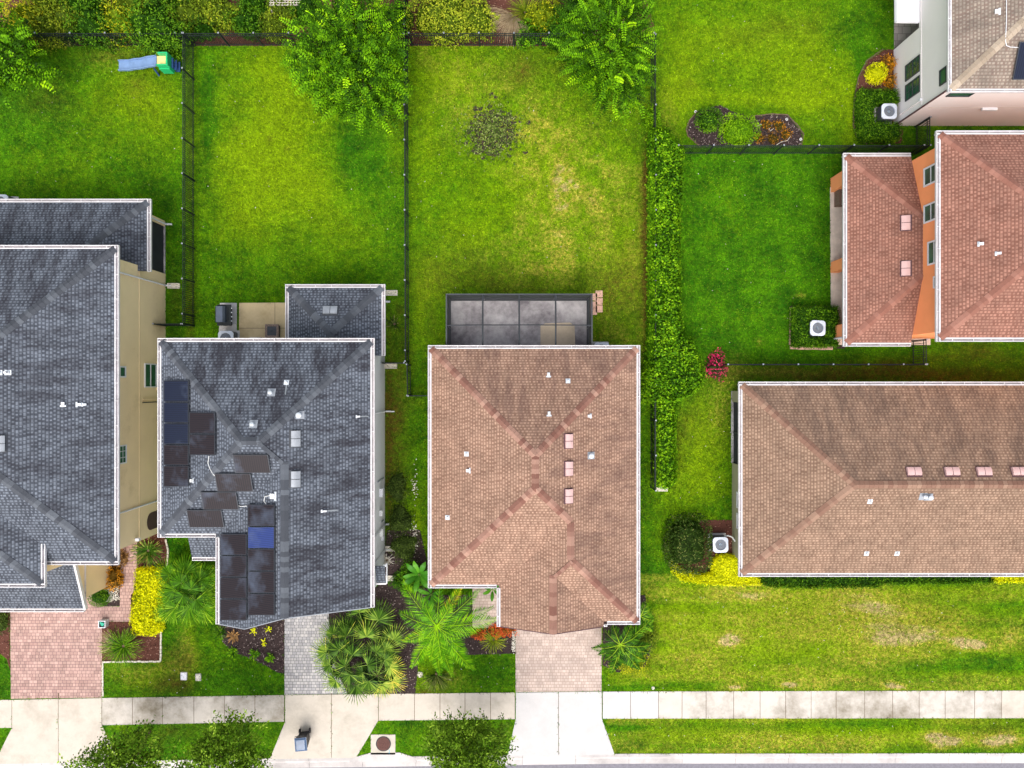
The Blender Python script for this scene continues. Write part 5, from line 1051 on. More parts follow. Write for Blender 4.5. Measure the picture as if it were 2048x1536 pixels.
# -------- trees
tree('tree', 'large bright green tree with fern like branches over the middle garden fence', (752, 100), (706, 112), 4.1, 3.15, 3.75, 2.6, 'tree', 1900, .23, .5, .105, .72, 'garden trees', fill=2600)
tree('tree', 'slightly smaller bright green tree hanging over the right end of the garden fence', (1205, 118), (1222, 92), 3.8, 2.4, 3.45, 2.2, 'tree', 1050, .22, .48, .10, .95, 'garden trees', fill=900)
tree('tree', 'bright green tree cut by the left edge of the photo', (-10, 130), (0, 108), 3.4, 2.15, 2.6, 1.9, 'tree', 480, .26, .5, .10, .6, 'garden trees', fill=900)
tree('street_tree', 'wide leafy street tree in the verge at the bottom left', (300, 1462), (245, 1548), 4.6, 2.3, 2.2, 1.5, 'street', 850, .17, .5, .085, .7, 'trees in the verge', rows=False, trunk_r=.08, fill=900, cluster=.08)
tree('street_tree', 'dense leafy street tree beside the grassy verge corner at the bottom left', (425, 1462), (448, 1532), 4.4, 2.2, 2.25, 1.5, 'street', 850, .17, .5, .085, .7, 'trees in the verge', rows=False, trunk_r=.08, fill=900, cluster=.08)
tree('street_tree', 'narrow leafy street tree in the verge between the manhole and the white driveway', (930, 1462), (938, 1512), 4.2, 1.95, 2.0, 1.6, 'street', 950, .16, .5, .085, .7, 'trees in the verge', rows=False, trunk_r=.08, fill=1500, cluster=.07)
# -------- shrub belt behind the gardens
belt = [
 (40, 28, 1.0, 1.0, 2.0, 'gold', .20, 'bright gold shrub near the top left corner'), (85, 50, .9, 1.0, 1.8, 'olive', .05, 'olive green shrub right of the gold shrub in the top left'), (130, 28, 1.0, 1.0, 1.7, 'olive', -.05, 'dull olive shrub in the back row left of the dense green shrub'),
 (180, 42, 1.25, 1.2, 2.0, 'green', .05, 'dense mid green shrub above the left garden fence'), (232, 35, .8, 1.0, 1.9, 'gold', .05, 'yellow green shrub left of the wide green shrub above the slide'), (302, 40, 1.7, 1.6, 2.5, 'green', .12, 'wide bright green shrub above the toy slide'),
 (375, 20, 1.0, .9, 1.7, 'olive', -.15, 'dark speckled shrub above the corner of the fences'), (400, 52, .8, .5, 1.3, 'green', -.1, 'low green shrub touching the second garden fence corner'), (440, 22, .9, .8, 1.6, 'olive', .05, 'light olive shrub above the second garden'), (492, 38, 1.1, .75, 1.5, 'green', .05, 'loose green shrub above the second garden fence'), (545, 50, .9, .6, 1.3, 'olive', -.15, 'dark olive shrub just left of the big tree'),
 (800, 28, .5, .9, 1.5, 'green', 0, 'narrow green shrub right of the big tree by the red mulch'), (885, 22, 1.9, 1.55, 1.9, 'olive', .22, 'wide yellow green shrub above the third garden fence'), (955, 30, 1.0, 1.1, 1.7, 'olive', .18, 'yellow green shrub left of the dry ornamental grass'), (1055, 62, .7, .7, 1.2, 'bright', -.1, 'small bright green shrub right of the dry ornamental grass'), (1090, 25, .9, 1.0, 1.6, 'gold', -.1, 'golden shrub left of the right hand tree'), (1125, 55, 1.1, 1.1, 1.7, 'green', -.1, 'dark green shrub at the foot of the right hand tree'), (1160, 15, 1.1, 1.0, 1.8, 'green', .1, 'green shrub behind the right hand tree at the top edge'),
 (250, -5, 1.1, .8, 2.0, 'olive', 0, 'olive shrub at the top edge above the yellow green shrub'), (15, 75, .9, .7, 1.6, 'dark', 0, 'dark shrub under the tree at the left edge'), (120, 72, .8, .35, .9, 'dark', .1, 'low dark shrub against the left garden fence'), (215, 78, 1.1, .3, .9, 'dark', .15, 'low dark shrub along the fence below the dense green shrub'), (350, 68, .7, .45, 1.1, 'green', -.05, 'small shrub in the corner left of the second garden'),
 (560, 22, .9, .7, 1.5, 'olive', -.1, 'dark olive shrub below the pale lattice'), (612, 12, .9, .8, 1.6, 'green', 0, 'green shrub behind the left side of the big tree'), (340, -8, 1.1, .7, 1.9, 'green', 0, 'green shrub at the top edge above the fence corner'), (410, -6, 1.0, .7, 1.8, 'olive', -.05, 'olive shrub at the very top left of the reddish shrub'), (500, -4, .9, .6, 1.6, 'green', -.05, 'shrub at the very top left of the pale lattice'), (160, -2, 1.2, .8, 2.0, 'green', .05, 'green shrub at the top edge above the dense green shrub'), (85, -6, 1.1, .8, 2.0, 'olive', .1, 'olive shrub at the top edge right of the gold shrub'), (1230, 5, 1.2, 1.0, 1.5, 'green', -.05, 'low green shrub hidden under the right hand tree'),
]
for px, py, rx, ry, h, pal, var, lb in belt: shrub('shrub', lb, 'shrub', px, py, rx, ry, h, pal, leaf=.13, group='shrubs behind the garden fences', var=var, lump=.3)
# small orange-leaved plant and dried grass
shrub('shrub', 'small reddish shrub in the mulch above the second garden', 'shrub', 445, 18, .25, .25, .6, 'ixora', leaf=.12, stem=False)
def tuft(name, label, cat, px, py, n, L0, L1, w, pal, h0=.1, rise=.5, droop=.5, seg=3, hub=.06, group=None, arc=(0, 6.283), var=0., hpos=.3, crown=False):
    """blades that start at one hub and arch outward"""
    cx, cy, _ = P(px, py, hpos); root = thing(name, label, cat, (cx, cy, 0), group); Ps, Ds, Ns, Ls, Ws, Vs = [], [], [], [], [], []
    for k in range(n):
        a = RNG.uniform(*arc); el = RNG.uniform(.1, 1.25) * rise; L = RNG.uniform(L0, L1); d = np.array([math.cos(a) * math.cos(el), math.sin(a) * math.cos(el), math.sin(el)]); p = np.array([math.cos(a) * hub, math.sin(a) * hub, h0 + RNG.random() * .1]); v = RNG.random() * .75 + var
        for s in range(seg):
            d2 = norm(d + [0, 0, -droop * s / seg]); Ps.append(p); Ds.append(d2); Ns.append([0, 0, 1] + RNG.normal(size=3) * .15); Ls.append(L / seg * 1.25); Ws.append(w * (1.1 - .75 * s / seg)); Vs.append(v + .22 * s / seg); p = p + d2 * L / seg
    o = leafmesh('leaves', Ps, np.array(Ds), np.array(Ns, float), np.array(Ls), np.array(Ws), np.array(Vs), LM[pal], root, rel=False)
    m = MB(); m.cyl(0, 0, 0, h0 + .05, hub * 1.1 + .02, 9, hub * .8 + .01); m.build('stem', M['bark'], root, rel=False); return root
tuft('ornamental_grass', 'dry brown ornamental grass clump leaning over the red mulch behind the fence', 'ornamental grass', 1030, 22, 420, 1.0, 1.8, .02, 'straw', .2, .8, .9, 4, arc=(3.0, 5.3), hpos=.8)
tuft('ornamental_grass', 'green ornamental grass clump on the right half of the dry clump', 'ornamental grass', 1050, 15, 260, .6, 1.2, .025, 'olive', .2, 1.0, .7, 4, hpos=.8)
# -------- hedges
hedge('long loose green hedge along the right side of the third garden', [(1303, 262), (1318, 255), (1335, 262), (1352, 285), (1366, 298), (1362, 345), (1358, 420), (1359, 560), (1360, 640), (1362, 672), (1384, 680), (1388, 705), (1402, 728), (1408, 752), (1398, 772), (1380, 786), (1352, 800), (1300, 800), (1292, 780), (1297, 740), (1302, 690), (1304, 600), (1305, 400)], 1.68, 'bright', 330, .16, 'boundary hedge', lum=.1, hvar=.12, wide=.55)
hedge('lower stretch of the boundary hedge, clipped narrower and ending at the cream slab', [(1312, 803), (1350, 803), (1348, 830), (1350, 960), (1338, 974), (1314, 972)], 1.3, 'bright', 330, .16, 'boundary hedge', lum=.1, hvar=.12, wide=.55, var=.05)
shrub('shrub', 'rounded green shrub bulging from the long hedge near its middle', 'shrub', 1355, 706, .85, .75, 1.7, 'bright', leaf=.13)
shrub('shrub', 'rounded shrub bulging from the long hedge beside the pink flowers', 'shrub', 1378, 745, .8, .8, 1.5, 'green', leaf=.12, var=.1)
shrub('shrub', 'loose pale green shrub poking out of the left side of the long hedge', 'shrub', 1306, 770, .75, 1.1, 1.3, 'lime', leaf=.12, var=-.1)
shrub('shrub', 'small yellow green shrub at the top end of the long hedge', 'shrub', 1308, 238, .35, 1.2, 1.0, 'lime', leaf=.11)
shrub('flowering_shrub', 'shrub with magenta pink flowers at the corner of the fence by the hedge', 'flowering shrub', 1434, 733, .5, .8, .9, 'pink', leaf=.11, lump=.5, var=.12, n=620)
hedge('low bright yellow hedge in the front bed beside the pink driveway', [(272, 1140), (320, 1138), (330, 1160), (326, 1200), (320, 1262), (300, 1270), (270, 1267), (262, 1240), (268, 1190)], .65, 'yellow', 400, .135, 'yellow hedges', wide=.6)
hedge('bright yellow hedge wrapped around the dark bush at the corner of the long house', [(1350, 1128), (1362, 1142), (1395, 1151), (1424, 1148), (1424, 1125), (1440, 1112), (1478, 1112), (1500, 1150), (1525, 1150), (1524, 1167), (1470, 1170), (1400, 1166), (1366, 1160), (1346, 1140)], .55, 'yellow', 620, .10, 'yellow hedges', wide=.6)
hedge('bright yellow hedge under the eave at the right edge', [(1990, 1135), (2090, 1135), (2090, 1164), (1992, 1163)], .55, 'yellow', 620, .10, 'yellow hedges', wide=.6)
hedge('long deep green hedge under the front eave of the long house', [(1524, 1130), (1985, 1130), (1984, 1163), (1900, 1166), (1770, 1167), (1752, 1173), (1600, 1175), (1540, 1173), (1524, 1166)], .7, 'green', 520, .11, var=-.05, wide=.55)
shrub('shrub', 'large dark rounded bush left of the white air conditioner by the long house', 'shrub', 1379, 1090, 1.25, 1.62, 1.5, 'dark', leaf=.12, ex=3.6, lump=.05, var=-.03)
hedge('u shaped green hedge around the air conditioner of the white house', [(1722, 178), (1794, 180), (1797, 205), (1756, 204), (1748, 222), (1752, 243), (1800, 248), (1803, 270), (1795, 280), (1728, 278), (1720, 262), (1718, 200)], .85, 'green', 560, .10, 'clipped hedges around air conditioners', var=.1, inner=.06)
hedge('square green hedge wrapped around the air conditioner of the orange house', [(1588, 614), (1676, 614), (1678, 640), (1676, 690), (1655, 693), (1590, 692), (1587, 650)], .72, 'green', 560, .10, 'clipped hedges around air conditioners', var=.03, inner=.06) if False else None
sq = gp([(1588, 614), (1678, 614), (1678, 690), (1588, 692)], .5)
hedge('square green hedge wrapped around the air conditioner of the orange house', [(1588, 614), (1677, 614), (1677, 691), (1640, 692), (1640, 676), (1656, 676), (1656, 637), (1618, 637), (1618, 676), (1639.5, 676), (1639.5, 692), (1588, 692)], .85, 'green', 620, .10, 'clipped hedges around air conditioners', var=.05, inner=.04)
shrub('shrub', 'oval clipped green shrub at the left end of the island bed', 'shrub', 1420, 236, .74, .66, .85, 'green', leaf=.10, ex=2.4, lump=.04, var=.12)
shrub('shrub', 'large triangular clipped lime green shrub in the island bed', 'shrub', 1480, 258, 1.13, .90, .95, 'lime', leaf=.09, ex=2.6, lump=.10, var=.08)
shrub('shrub', 'round bright yellow shrub in the bed beside the white house', 'shrub', 1757, 143, .56, .56, .85, 'yellow', leaf=.08, ex=2.2, lump=.03)
for px, py, r, lb in ((1779, 126, .38, 'orange and yellow croton right of the round yellow shrub'), (1783, 160, .30, 'orange croton between the yellow shrub and the white wall')): shrub('croton', lb, 'croton', px, py, r, r * 1.2, .6, 'croton', leaf=.12, group='crotons', lump=.3, var=.15)
for i, (px, py, r, lb) in enumerate(((1534, 248, .34, 'upper left orange flowered plant'), (1559, 250, .36, 'upper right orange flowered plant'), (1548, 276, .38, 'lower middle orange flowered plant'), (1573, 268, .32, 'right hand orange flowered plant'), (1520, 275, .26, 'orange flowered plant touching the clipped shrub'))): shrub('flower_plant', lb + ' in the island bed', 'flowers', px, py, r, r * .9, .35, 'croton', leaf=.09, group='flowers in the island bed', lump=.35, n=120, coreval=.0)
m = MB(); 
for pts in (((1515, 252), (1522, 248), (1526, 253)), ((1538, 256), (1541, 262), (1546, 258), (1551, 250)), ((1553, 290), (1562, 284), (1575, 281), (1581, 272), (1577, 268))): m.tube([P(x, y, .03) for x, y in pts], .02, 5)
t = thing('drip_hose', 'thin cream drip hose snaking across the island mulch bed', 'hose', P(1548, 270)); m.build('hose', M['stone'], t)
# front left garden
shrub('croton', 'orange and yellow croton against the tan wall beside the path', 'croton', 224, 1158, .34, .75, .85, 'croton', leaf=.15, lump=.25, group='crotons', var=.05)
shrub('croton', 'dark red croton under the eave corner by the brick path', 'croton', 238, 1118, .25, .45, .7, 'bronze', leaf=.14, group='crotons')
shrub('shrub', 'round olive green shrub at the corner of the tan garage wall', 'shrub', 194, 1197, .60, .50, .8, 'green', leaf=.06, lump=.05, var=.05)
q = pinpoly(gp([(205, 1180), (238, 1172), (239, 1200), (212, 1203)]), 420); k = len(q); tag(leafmesh('pebbles', np.c_[q, .02 + RNG.random(k) * .03], rdir(k) * [1, 1, .1], np.tile([0, 0, 1.], (k, 1)) + rdir(k) * .2, .05 + RNG.random(k) * .05, .05, RNG.random(k), LM['pebble']), kind='stuff')
q = pinpoly(gp([(1025, 1262), (1030, 1262), (1030, 1305), (1024, 1306)]), 160); k = len(q); tag(leafmesh('pebbles', np.c_[q, .03 + RNG.random(k) * .02], rdir(k) * [1, 1, .1], np.tile([0, 0, 1.], (k, 1)) + rdir(k) * .2, .05 + RNG.random(k) * .04, .045, RNG.random(k), LM['pebble']), kind='stuff')
tuft('yucca', 'spiky dark green yucca in the red mulch beside the brick path', 'yucca', 291, 1104, 120, .6, .95, .075, 'yucca', .35, .75, .35, 3, .07, hpos=.7)
tuft('small_palm', 'small bushy palm in the red mulch bed beside the pink driveway', 'palm', 244, 1294, 300, .7, 1.25, .035, 'palm', .3, .7, .5, 4, .08, hpos=.5, var=-.05)
tuft('small_palm', 'yellowing half of the bushy palm touching the pink driveway', 'palm', 226, 1288, 110, .4, .9, .03, 'straw', .2, .6, .4, 3, .08, hpos=.4, arc=(1.8, 4.0))
# -------- palms with fan leaves
def fan_leaf(root, hub, d, R_, nseg, spread, tone, pal, tilt=.25, stemfrom=None):
    """one pleated fan leaf: narrow segments radiating from the hub"""
    hub = np.array(hub, float); d = norm(np.array(d, float)); up = np.array([0, 0, 1.]); sd = norm(np.cross(d, up)); nn = norm(np.cross(sd, d)); Ps, Ds, Ns, Ls, Ws, Vs = [], [], [], [], [], []
    for k in range(nseg):
        a = spread * (k / (nseg - 1) - .5) + RNG.normal() * .02; dd = d * math.cos(a) + sd * math.sin(a); L = R_ * (1 - .25 * abs(a) / (spread / 2)) * RNG.uniform(.92, 1.05); p = hub.copy(); v = tone - .08 + .42 * RNG.random() + (.3 if RNG.random() < .08 else 0)
        for s in range(2):
            d2 = norm(dd + [0, 0, -.35 * s]); Ps.append(p); Ds.append(d2); Ns.append(nn + sd * (.5 if k % 2 else -.5)); Ls.append(L * (.68 if s == 0 else .5)); Ws.append(R_ * (.072 if s == 0 else .04)); Vs.append(v + .12 * s); p = p + d2 * L * .5
    o = leafmesh('fan_leaf', Ps, np.array(Ds), np.array(Ns), np.array(Ls), np.array(Ws), np.array(Vs), LM[pal], root, rel=False)
    if stemfrom is not None:
        m = MB(); a, b = Vector(stemfrom), Vector(hub); m.tube([a, a.lerp(b, .5) + Vector((0, 0, .08)), b], .016, 5); m.build('leaf_stalk', M['stalk'], o, rel=False)
    return o
M['stalk'] = simple('leaf_stalk', (.20, .30, .04), .6)
def fan_palm(label, centre, hc, fans, R_=1.25, pal='fan', group='fan palms', nseg=22, spread=3.5):
    bx, by, _ = P(centre[0], centre[1], hc * .7); root = thing('fan_palm', label, 'palm', (bx, by, 0), group); m = MB(); m.tube([(0, 0, 0), (.03, .02, hc * .5), (0, 0, hc * .8)], .09, 8, .06); m.build('trunk', M['bark'], root, rel=False); top = (0, 0, hc * .75)
    for (px, py, h, ang, k, tone) in fans:
        x, y, _ = P(px, py, h); a = math.radians(ang); fan_leaf(root, (x - bx, y - by, h), (math.cos(a), math.sin(a), RNG.uniform(-.15, .25)), R_ * k, nseg, spread, tone, pal, stemfrom=top)
        a += RNG.uniform(-.9, .9); fan_leaf(root, ((x - bx) * .75 + RNG.normal() * .15, (y - by) * .75 + RNG.normal() * .15, h * .62), (math.cos(a), math.sin(a), RNG.uniform(-.3, .1)), R_ * k * .95, nseg, spread, tone * .3 - .1, pal, stemfrom=top)  # lower fan toned darker, standing in for shade under the upper one
        if pal == 'fan': continue
        a += RNG.uniform(1.5, 4.5); fan_leaf(root, ((x - bx) * .45 + RNG.normal() * .2, (y - by) * .45 + RNG.normal() * .2, h * .8), (math.cos(a), math.sin(a), RNG.uniform(-.2, .2)), R_ * k * .85, nseg, spread, tone * .8, pal, stemfrom=top)
    return root
# ang: 0 right, 90 up in the photo
fan_palm('ribbon leaved fan palm left of the solar panel wing', (374, 1180), 1.5, [(340, 1150, 1.3, 140, 1.0, .2), (372, 1145, 1.5, 95, 1.0, .25), (400, 1160, 1.4, 40, .95, .2), (350, 1180, 1.6, 175, 1.0, .1), (382, 1178, 1.9, 80, .8, .05), (405, 1188, 1.3, 0, .9, .3), (352, 1215, 1.4, 220, 1.0, .25), (378, 1215, 1.6, 270, 1.0, .2), (405, 1218, 1.3, -40, .95, .35), (342, 1195, 1.1, 200, .95, .3), (366, 1192, 2.0, 240, .8, .1), (392, 1200, 1.8, -50, .8, .1), (362, 1165, 1.9, 120, .8, .12), (416, 1155, 1.0, 50, .7, .35), (330, 1222, 1.0, 235, .7, .4)], 1.2, 'palm', nseg=30, spread=3.4)
FP = [(690, 1235, 1.2, 115, .95, .12), (664, 1258, 1.3, 130, .95, .1), (728, 1222, 1.2, 70, .9, .18), (757, 1230, 1.4, 60, 1.1, .18), (732, 1262, 1.5, 85, .9, .3), (786, 1262, 1.3, 60, .9, .22), (797, 1298, 1.2, 0, .9, .3)]
fan_palm('upper fan palm of the group between the driveways, under the gray house eave', (735, 1265), 1.5, [(693, 1272, 1.3, 110, 1.0, .15), (667, 1268, 1.2, 125, .9, .2), (718, 1225, 1.1, 105, .9, .15), (757, 1240, 1.6, 75, 1.1, .18), (733, 1274, 1.7, 90, .95, .28), (788, 1280, 1.5, 55, .95, .3), (770, 1300, 1.6, 10, .9, .25)], 1.15)
fan_palm('broad fan palm over the gray driveway edge, left of the group', (690, 1335), 1.6, [(652, 1305, 1.5, 165, 1.0, .25), (678, 1300, 1.8, 140, 1.0, .1), (705, 1310, 1.9, 90, 1.0, .05), (700, 1350, 2.0, 250, 1.0, .1), (672, 1362, 1.4, 220, .95, .25), (712, 1372, 1.5, 270, 1.05, .12), (660, 1330, 1.3, 190, .9, .2), (735, 1330, 1.9, 20, .9, .08), (690, 1332, 2.1, 160, .8, .02)], 1.15)
fan_palm('yellow tinged fan palm at the sidewalk end of the group', (755, 1350), 1.5, [(752, 1305, 1.6, 60, .9, .15), (780, 1335, 1.3, -20, .95, .55), (762, 1368, 1.3, 280, 1.0, .5), (738, 1362, 1.6, 255, 1.1, .1), (785, 1362, 1.0, -40, .9, .6), (725, 1345, 1.7, 200, .8, .1), (770, 1320, 1.7, 10, .8, .2)], 1.12)
tuft('small_palm', 'dark green short palm on the lawn under the feather palm', 'palm', 872, 1350, 150, .5, 1.0, .04, 'dark', .25, .6, .4, 3, .06, hpos=.4, arc=(3.2, 6.4), var=.15)
# -------- feather palms
def frond(root, p0, p1, lift, pal, ll=.42, step=.08, tone=.2, w=.04, name='frond'):
    p0 = np.array(p0, float); p1 = np.array(p1, float); L = np.linalg.norm(p1 - p0); mid = (p0 + p1) / 2 + [0, 0, lift]; n = max(8, int(L / step)); ts = np.linspace(.14, 1, n); pts = np.array([curve(p0, mid, p1, t) for t in ts]); tg = norm(np.gradient(pts, axis=0)); up = np.array([0, 0, 1.]); sd = norm(np.cross(tg, up)); Ps, Ds, Ns, Ls, Vs = [], [], [], [], []
    prof = ll * 1.75 * np.clip(np.sin(np.clip(ts * 1.05 + .12, 0, 1.15) * 2.6), .28, 1)
    for s in (-1, 1):
        D = norm(sd * s * 1.0 + tg * (.55 + .5 * ts[:, None]) + [0, 0, -.18] + RNG.normal(size=(n, 3)) * .07); Ps.append(pts); Ds.append(D); Ns.append(np.tile(up, (n, 1)) + sd * s * .4); Ls.append(prof * RNG.uniform(.9, 1.08, n)); Vs.append(tone - .24 + .62 * RNG.random(n) + .1 * (s > 0))
    m = MB(); m.tube([tuple(curve(p0, mid, p1, t)) for t in np.linspace(0, 1, 7)], .022, 5, .006)
    o = leafmesh(name, np.vstack(Ps), np.vstack(Ds), np.vstack(Ns), np.concatenate(Ls), w, np.concatenate(Vs), LM[pal], root, extra=mbx(m, .85), rel=False); return o
def feather_palm(label, base_px, hc, fr, pal='feather', name='feather_palm', hub_px=None, **kw):
    bx, by, _ = P(hub_px[0], hub_px[1], hc); root = thing(name, label, 'palm', (bx, by, 0), 'feather palms'); m = MB(); m.tube([(0, 0, 0), (.04, .03, hc * .5), (0, 0, hc)], .14, 10, .09); m.build('trunk', M['bark'], root, rel=False)
    for (px, py, h, lift, tone, ll) in fr: x, y, _ = P(px, py, h); frond(root, (0, 0, hc), (x - bx, y - by, h), lift, pal, ll, tone=tone, **kw)
    return root
feather_palm('large bright green feather palm in front of the pink roofed house', None, 2.3, [
 (806, 1165, 2.3, .9, .3, .42), (800, 1225, 2.2, .8, .25, .42), (806, 1282, 1.6, .7, .5, .30), (822, 1335, 1.2, .8, .4, .36), (880, 1350, 1.2, .7, .15, .40), (948, 1340, 1.3, .8, .3, .40), (905, 1352, 1.3, .7, .35, .34), (992, 1238, 2.0, .7, .4, .46), (958, 1180, 2.2, .7, .15, .36), (925, 1168, 2.0, .6, .8, .28), (881, 1162, 2.0, .6, .2, .26), (985, 1215, 1.7, .5, .15, .34), (848, 1200, 2.5, .9, .2, .38), (850, 1310, 1.9, .6, .2, .38), (930, 1300, 2.0, .6, .2, .38), (830, 1255, 2.1, .5, .3, .38), (920, 1275, 2.3, .5, .3, .35), (862, 1320, 1.9, .6, .4, .34), (885, 1325, 2.0, .6, .35, .34), (950, 1265, 2.1, .6, .25, .34), (838, 1285, 1.9, .6, .3, .34), (935, 1325, 1.6, .7, .3, .36), (902, 1210, 2.6, .4, .35, .3), (850, 1225, 2.6, .4, .3, .3)], hub_px=(874, 1252))
feather_palm('dark green feather palm right of the middle driveway', None, 1.9, [
 (1185, 1297, 1.3, .5, .1, .26), (1210, 1262, 1.6, .6, .05, .30), (1232, 1335, 1.2, .6, .15, .32), (1262, 1332, 1.1, .6, .1, .30), (1290, 1322, 1.2, .6, .15, .30), (1285, 1260, 1.6, .6, .05, .30), (1225, 1250, 1.8, .5, .1, .26), (1300, 1290, 1.4, .6, .1, .26), (1262, 1248, 1.7, .5, .15, .26), (1210, 1320, 1.3, .6, .1, .28), (1248, 1310, 1.7, .4, .1, .26), (1305, 1235, 1.4, .5, .15, .30), (1198, 1310, 1.3, .5, .05, .28), (1222, 1345, 1.1, .6, .1, .3), (1278, 1338, 1.1, .6, .05, .3), (1296, 1305, 1.4, .5, .0, .28)], pal='palm', hub_px=(1240, 1289), step=.07, w=.055)
feather_palm('small feather palm tucked under the right front eave', None, 1.5, [(1302, 1215, 1.4, .5, .3, .26), (1308, 1240, 1.2, .5, .35, .26), (1290, 1205, 1.5, .5, .3, .24), (1305, 1262, 1.0, .4, .3, .24), (1278, 1245, 1.3, .4, .2, .22)], pal='palm', hub_px=(1280, 1232), step=.05)
shrub('shrub', 'loose golden green shrub around the palm right of the driveway', 'shrub', 1262, 1322, 1.15, .85, .9, 'gold', leaf=.10, lump=.3, var=-.05)
shrub('shrub', 'green shrub at the corner of the pink roofed house', 'shrub', 1288, 1275, .75, 1.1, 1.0, 'olive', leaf=.10, lump=.3, var=-.05)
# broad leaved plants
def broad(label, px, py, n, L0, L1, w, h0, hpos, arc=(0, 6.283), name='broad_leaf_plant'):
    cx, cy, _ = P(px, py, hpos); root = thing(name, label, 'plant', (cx, cy, 0), 'broad leaved plants')
    for k in range(n):
        a = arc[0] + (arc[1] - arc[0]) * (k + .5) / n + RNG.normal() * .12; L = RNG.uniform(L0, L1); m = MB(); d = np.array([math.cos(a), math.sin(a), 0]); s = np.array([-d[1], d[0], 0]); N_ = 7; rows_ = []
        for i in range(N_ + 1):
            t = i / N_; c = d * (.1 + L * t) + np.array([0, 0, h0 + .35 * math.sin(t * 2.2) * L]); ww = w * math.sin(math.pi * min(1, t * .92 + .06)) ** .7; rows_.append((c - s * ww + [0, 0, .12 * ww], c, c + s * ww + [0, 0, .12 * ww]))
        V_ = []; F_ = []
        for r in rows_: V_ += [tuple(x) for x in r]
        for i in range(N_): b = i * 3; F_ += [[b, b + 1, b + 4, b + 3], [b + 1, b + 2, b + 5, b + 4]]
        tone = .2 + .6 * RNG.random(); vals = [tone + (.15 if i % 3 == 1 else 0) + .05 * (i % 3) for i in range(len(V_))]
        leafmesh('broad_leaf', np.array([[0, 0, h0]]), np.array([d + [0, 0, .1]]), np.array([[0, 0, 1.]]), .2, .03, .9, LM['banana'], root, extra=(V_, F_, vals), rel=False)
    m = MB(); m.tube([(0, 0, 0), (0, 0, h0 + .1)], .05, 7, .03); m.build('stem', M['stalk'], root, rel=False); return root
broad('bird of paradise plant with long paddle leaves beside the gray house alley', 838, 1150, 9, .55, 1.0, .15, 1.2, 1.3); broad('paddle leaved plant under the front corner of the pink roofed house', 862, 1190, 6, .5, .8, .12, .9, 1.0); broad('small paddle leaved plant in the entry corner by the white gutter', 985, 1180, 6, .3, .55, .10, .5, .6); broad('long leaved plant left of the feather palm trunk', 868, 1222, 5, .5, .8, .1, .8, .9, (2.0, 4.5))
shrub('shrub', 'feathery green shrub below the paddle leaves in the alley', 'shrub', 824, 1160, .8, .85, 1.3, 'bright', leaf=.09, lump=.3, var=-.1); shrub('shrub', 'dull green shrub where the alley meets the front bed', 'shrub', 800, 1165, .55, .5, .9, 'green', leaf=.08, lump=.3)
for px, py, rx, ry, lb in ((808, 1095, 1.0, .9, 'low dark creeping shrub at the lower end of the alley'), (800, 1040, .8, 1.0, 'low dark creeping shrub in the middle of the alley'), (792, 975, .6, 1.1, 'low brownish creeping shrub along the pale wall')): shrub('shrub', lb, 'shrub', px, py, rx, ry, .4, 'weed', leaf=.09, lump=.35, var=-.22, stem=False, group='creeping shrubs in the alley')
for px, py, lb in ((773, 1122, 'pale silvery spiky plant against the light gray wall'),): tuft('spiky_plant', lb, 'plant', px, py, 60, .2, .45, .03, 'pebble', .1, .8, .4, 2, hpos=.3)
for px, py, n, lb in ((831, 975, 40, 'upper'), (829, 1075, 70, 'lower')): 
    q = np.array([P2(px + RNG.normal() * 3, py + RNG.normal() * 16) for _ in range(n)]); tag(leafmesh('pebbles', np.c_[q, np.full(n, .05)], rdir(n) * [1, 1, .2], np.tile([0, 0, 1.], (n, 1)) + rdir(n) * .3, .08, .07, RNG.random(n), LM['pebble']), kind='stuff')
# bed by the right driveway of the middle house
shrub('ixora', 'ixora shrub with orange red flowers under the gable of the pink roofed house', 'flowering shrub', 1000, 1262, 1.05, .30, .5, 'ixora', leaf=.10, lump=.25, var=.08, ex=3); shrub('ixora', 'small ixora with orange flowers at the tip of the palm frond', 'flowering shrub', 958, 1270, .45, .25, .45, 'ixora', leaf=.10, lump=.25)
tuft('grassy_plant', 'white striped grassy plant on the dark mulch by the middle driveway', 'plant', 987, 1281, 120, .5, .85, .03, 'olive', .12, .8, .8, 3, .05, hpos=.3, var=.15)
# mulch bed of the gray house
tuft('bromeliad', 'bronze bromeliad on the dark mulch of the gray house', 'bromeliad', 466, 1273, 34, .25, .42, .10, 'bronze', .06, .6, .2, 2, .03, hpos=.2)
for px, py, lb in ((507, 1263, 'yellow star shaped bromeliad nearest the roof edge'), (528, 1284, 'yellow star shaped bromeliad lower in the mulch'), (537, 1259, 'small faded bromeliad right under the roof edge')): tuft('bromeliad', lb, 'bromeliad', px, py, 11, .16, .24, .07, 'yellow', .05, .3, .2, 2, .02, hpos=.1, group='yellow bromeliads', var=-.1 if px > 530 and py < 1270 else .1)
for px, py, lb in ((466, 1304, 'leafy green plant at the left end of the lower mulch edge'), (508, 1308, 'leafy green plant in the middle of the lower mulch edge'), (541, 1315, 'leafy green plant at the right end of the lower mulch edge')): tuft('leafy_plant', lb, 'plant', px, py, 40, .18, .36, .09, 'bright', .06, .8, .5, 2, .02, hpos=.15, group='small plants in the mulch')
tuft('leafy_plant', 'grassy green plant under the gutter end of the gray house', 'plant', 441, 1265, 60, .2, .5, .05, 'green', .06, .8, .5, 2, .02, hpos=.15)
tuft('weed', 'sprawling weed on the grass behind the small rear roof', 'weed', 789, 648, 60, .1, .5, .06, 'dark', .03, .4, .3, 2, hpos=.05, var=.1)
shrub('ground_plant', 'faint dark weedy clump on the grass of the third garden', 'weed', 1048, 146, .9, .7, .18, 'weed', leaf=.07, n=650, lump=.4, stem=False, coreval=.3) if False else None
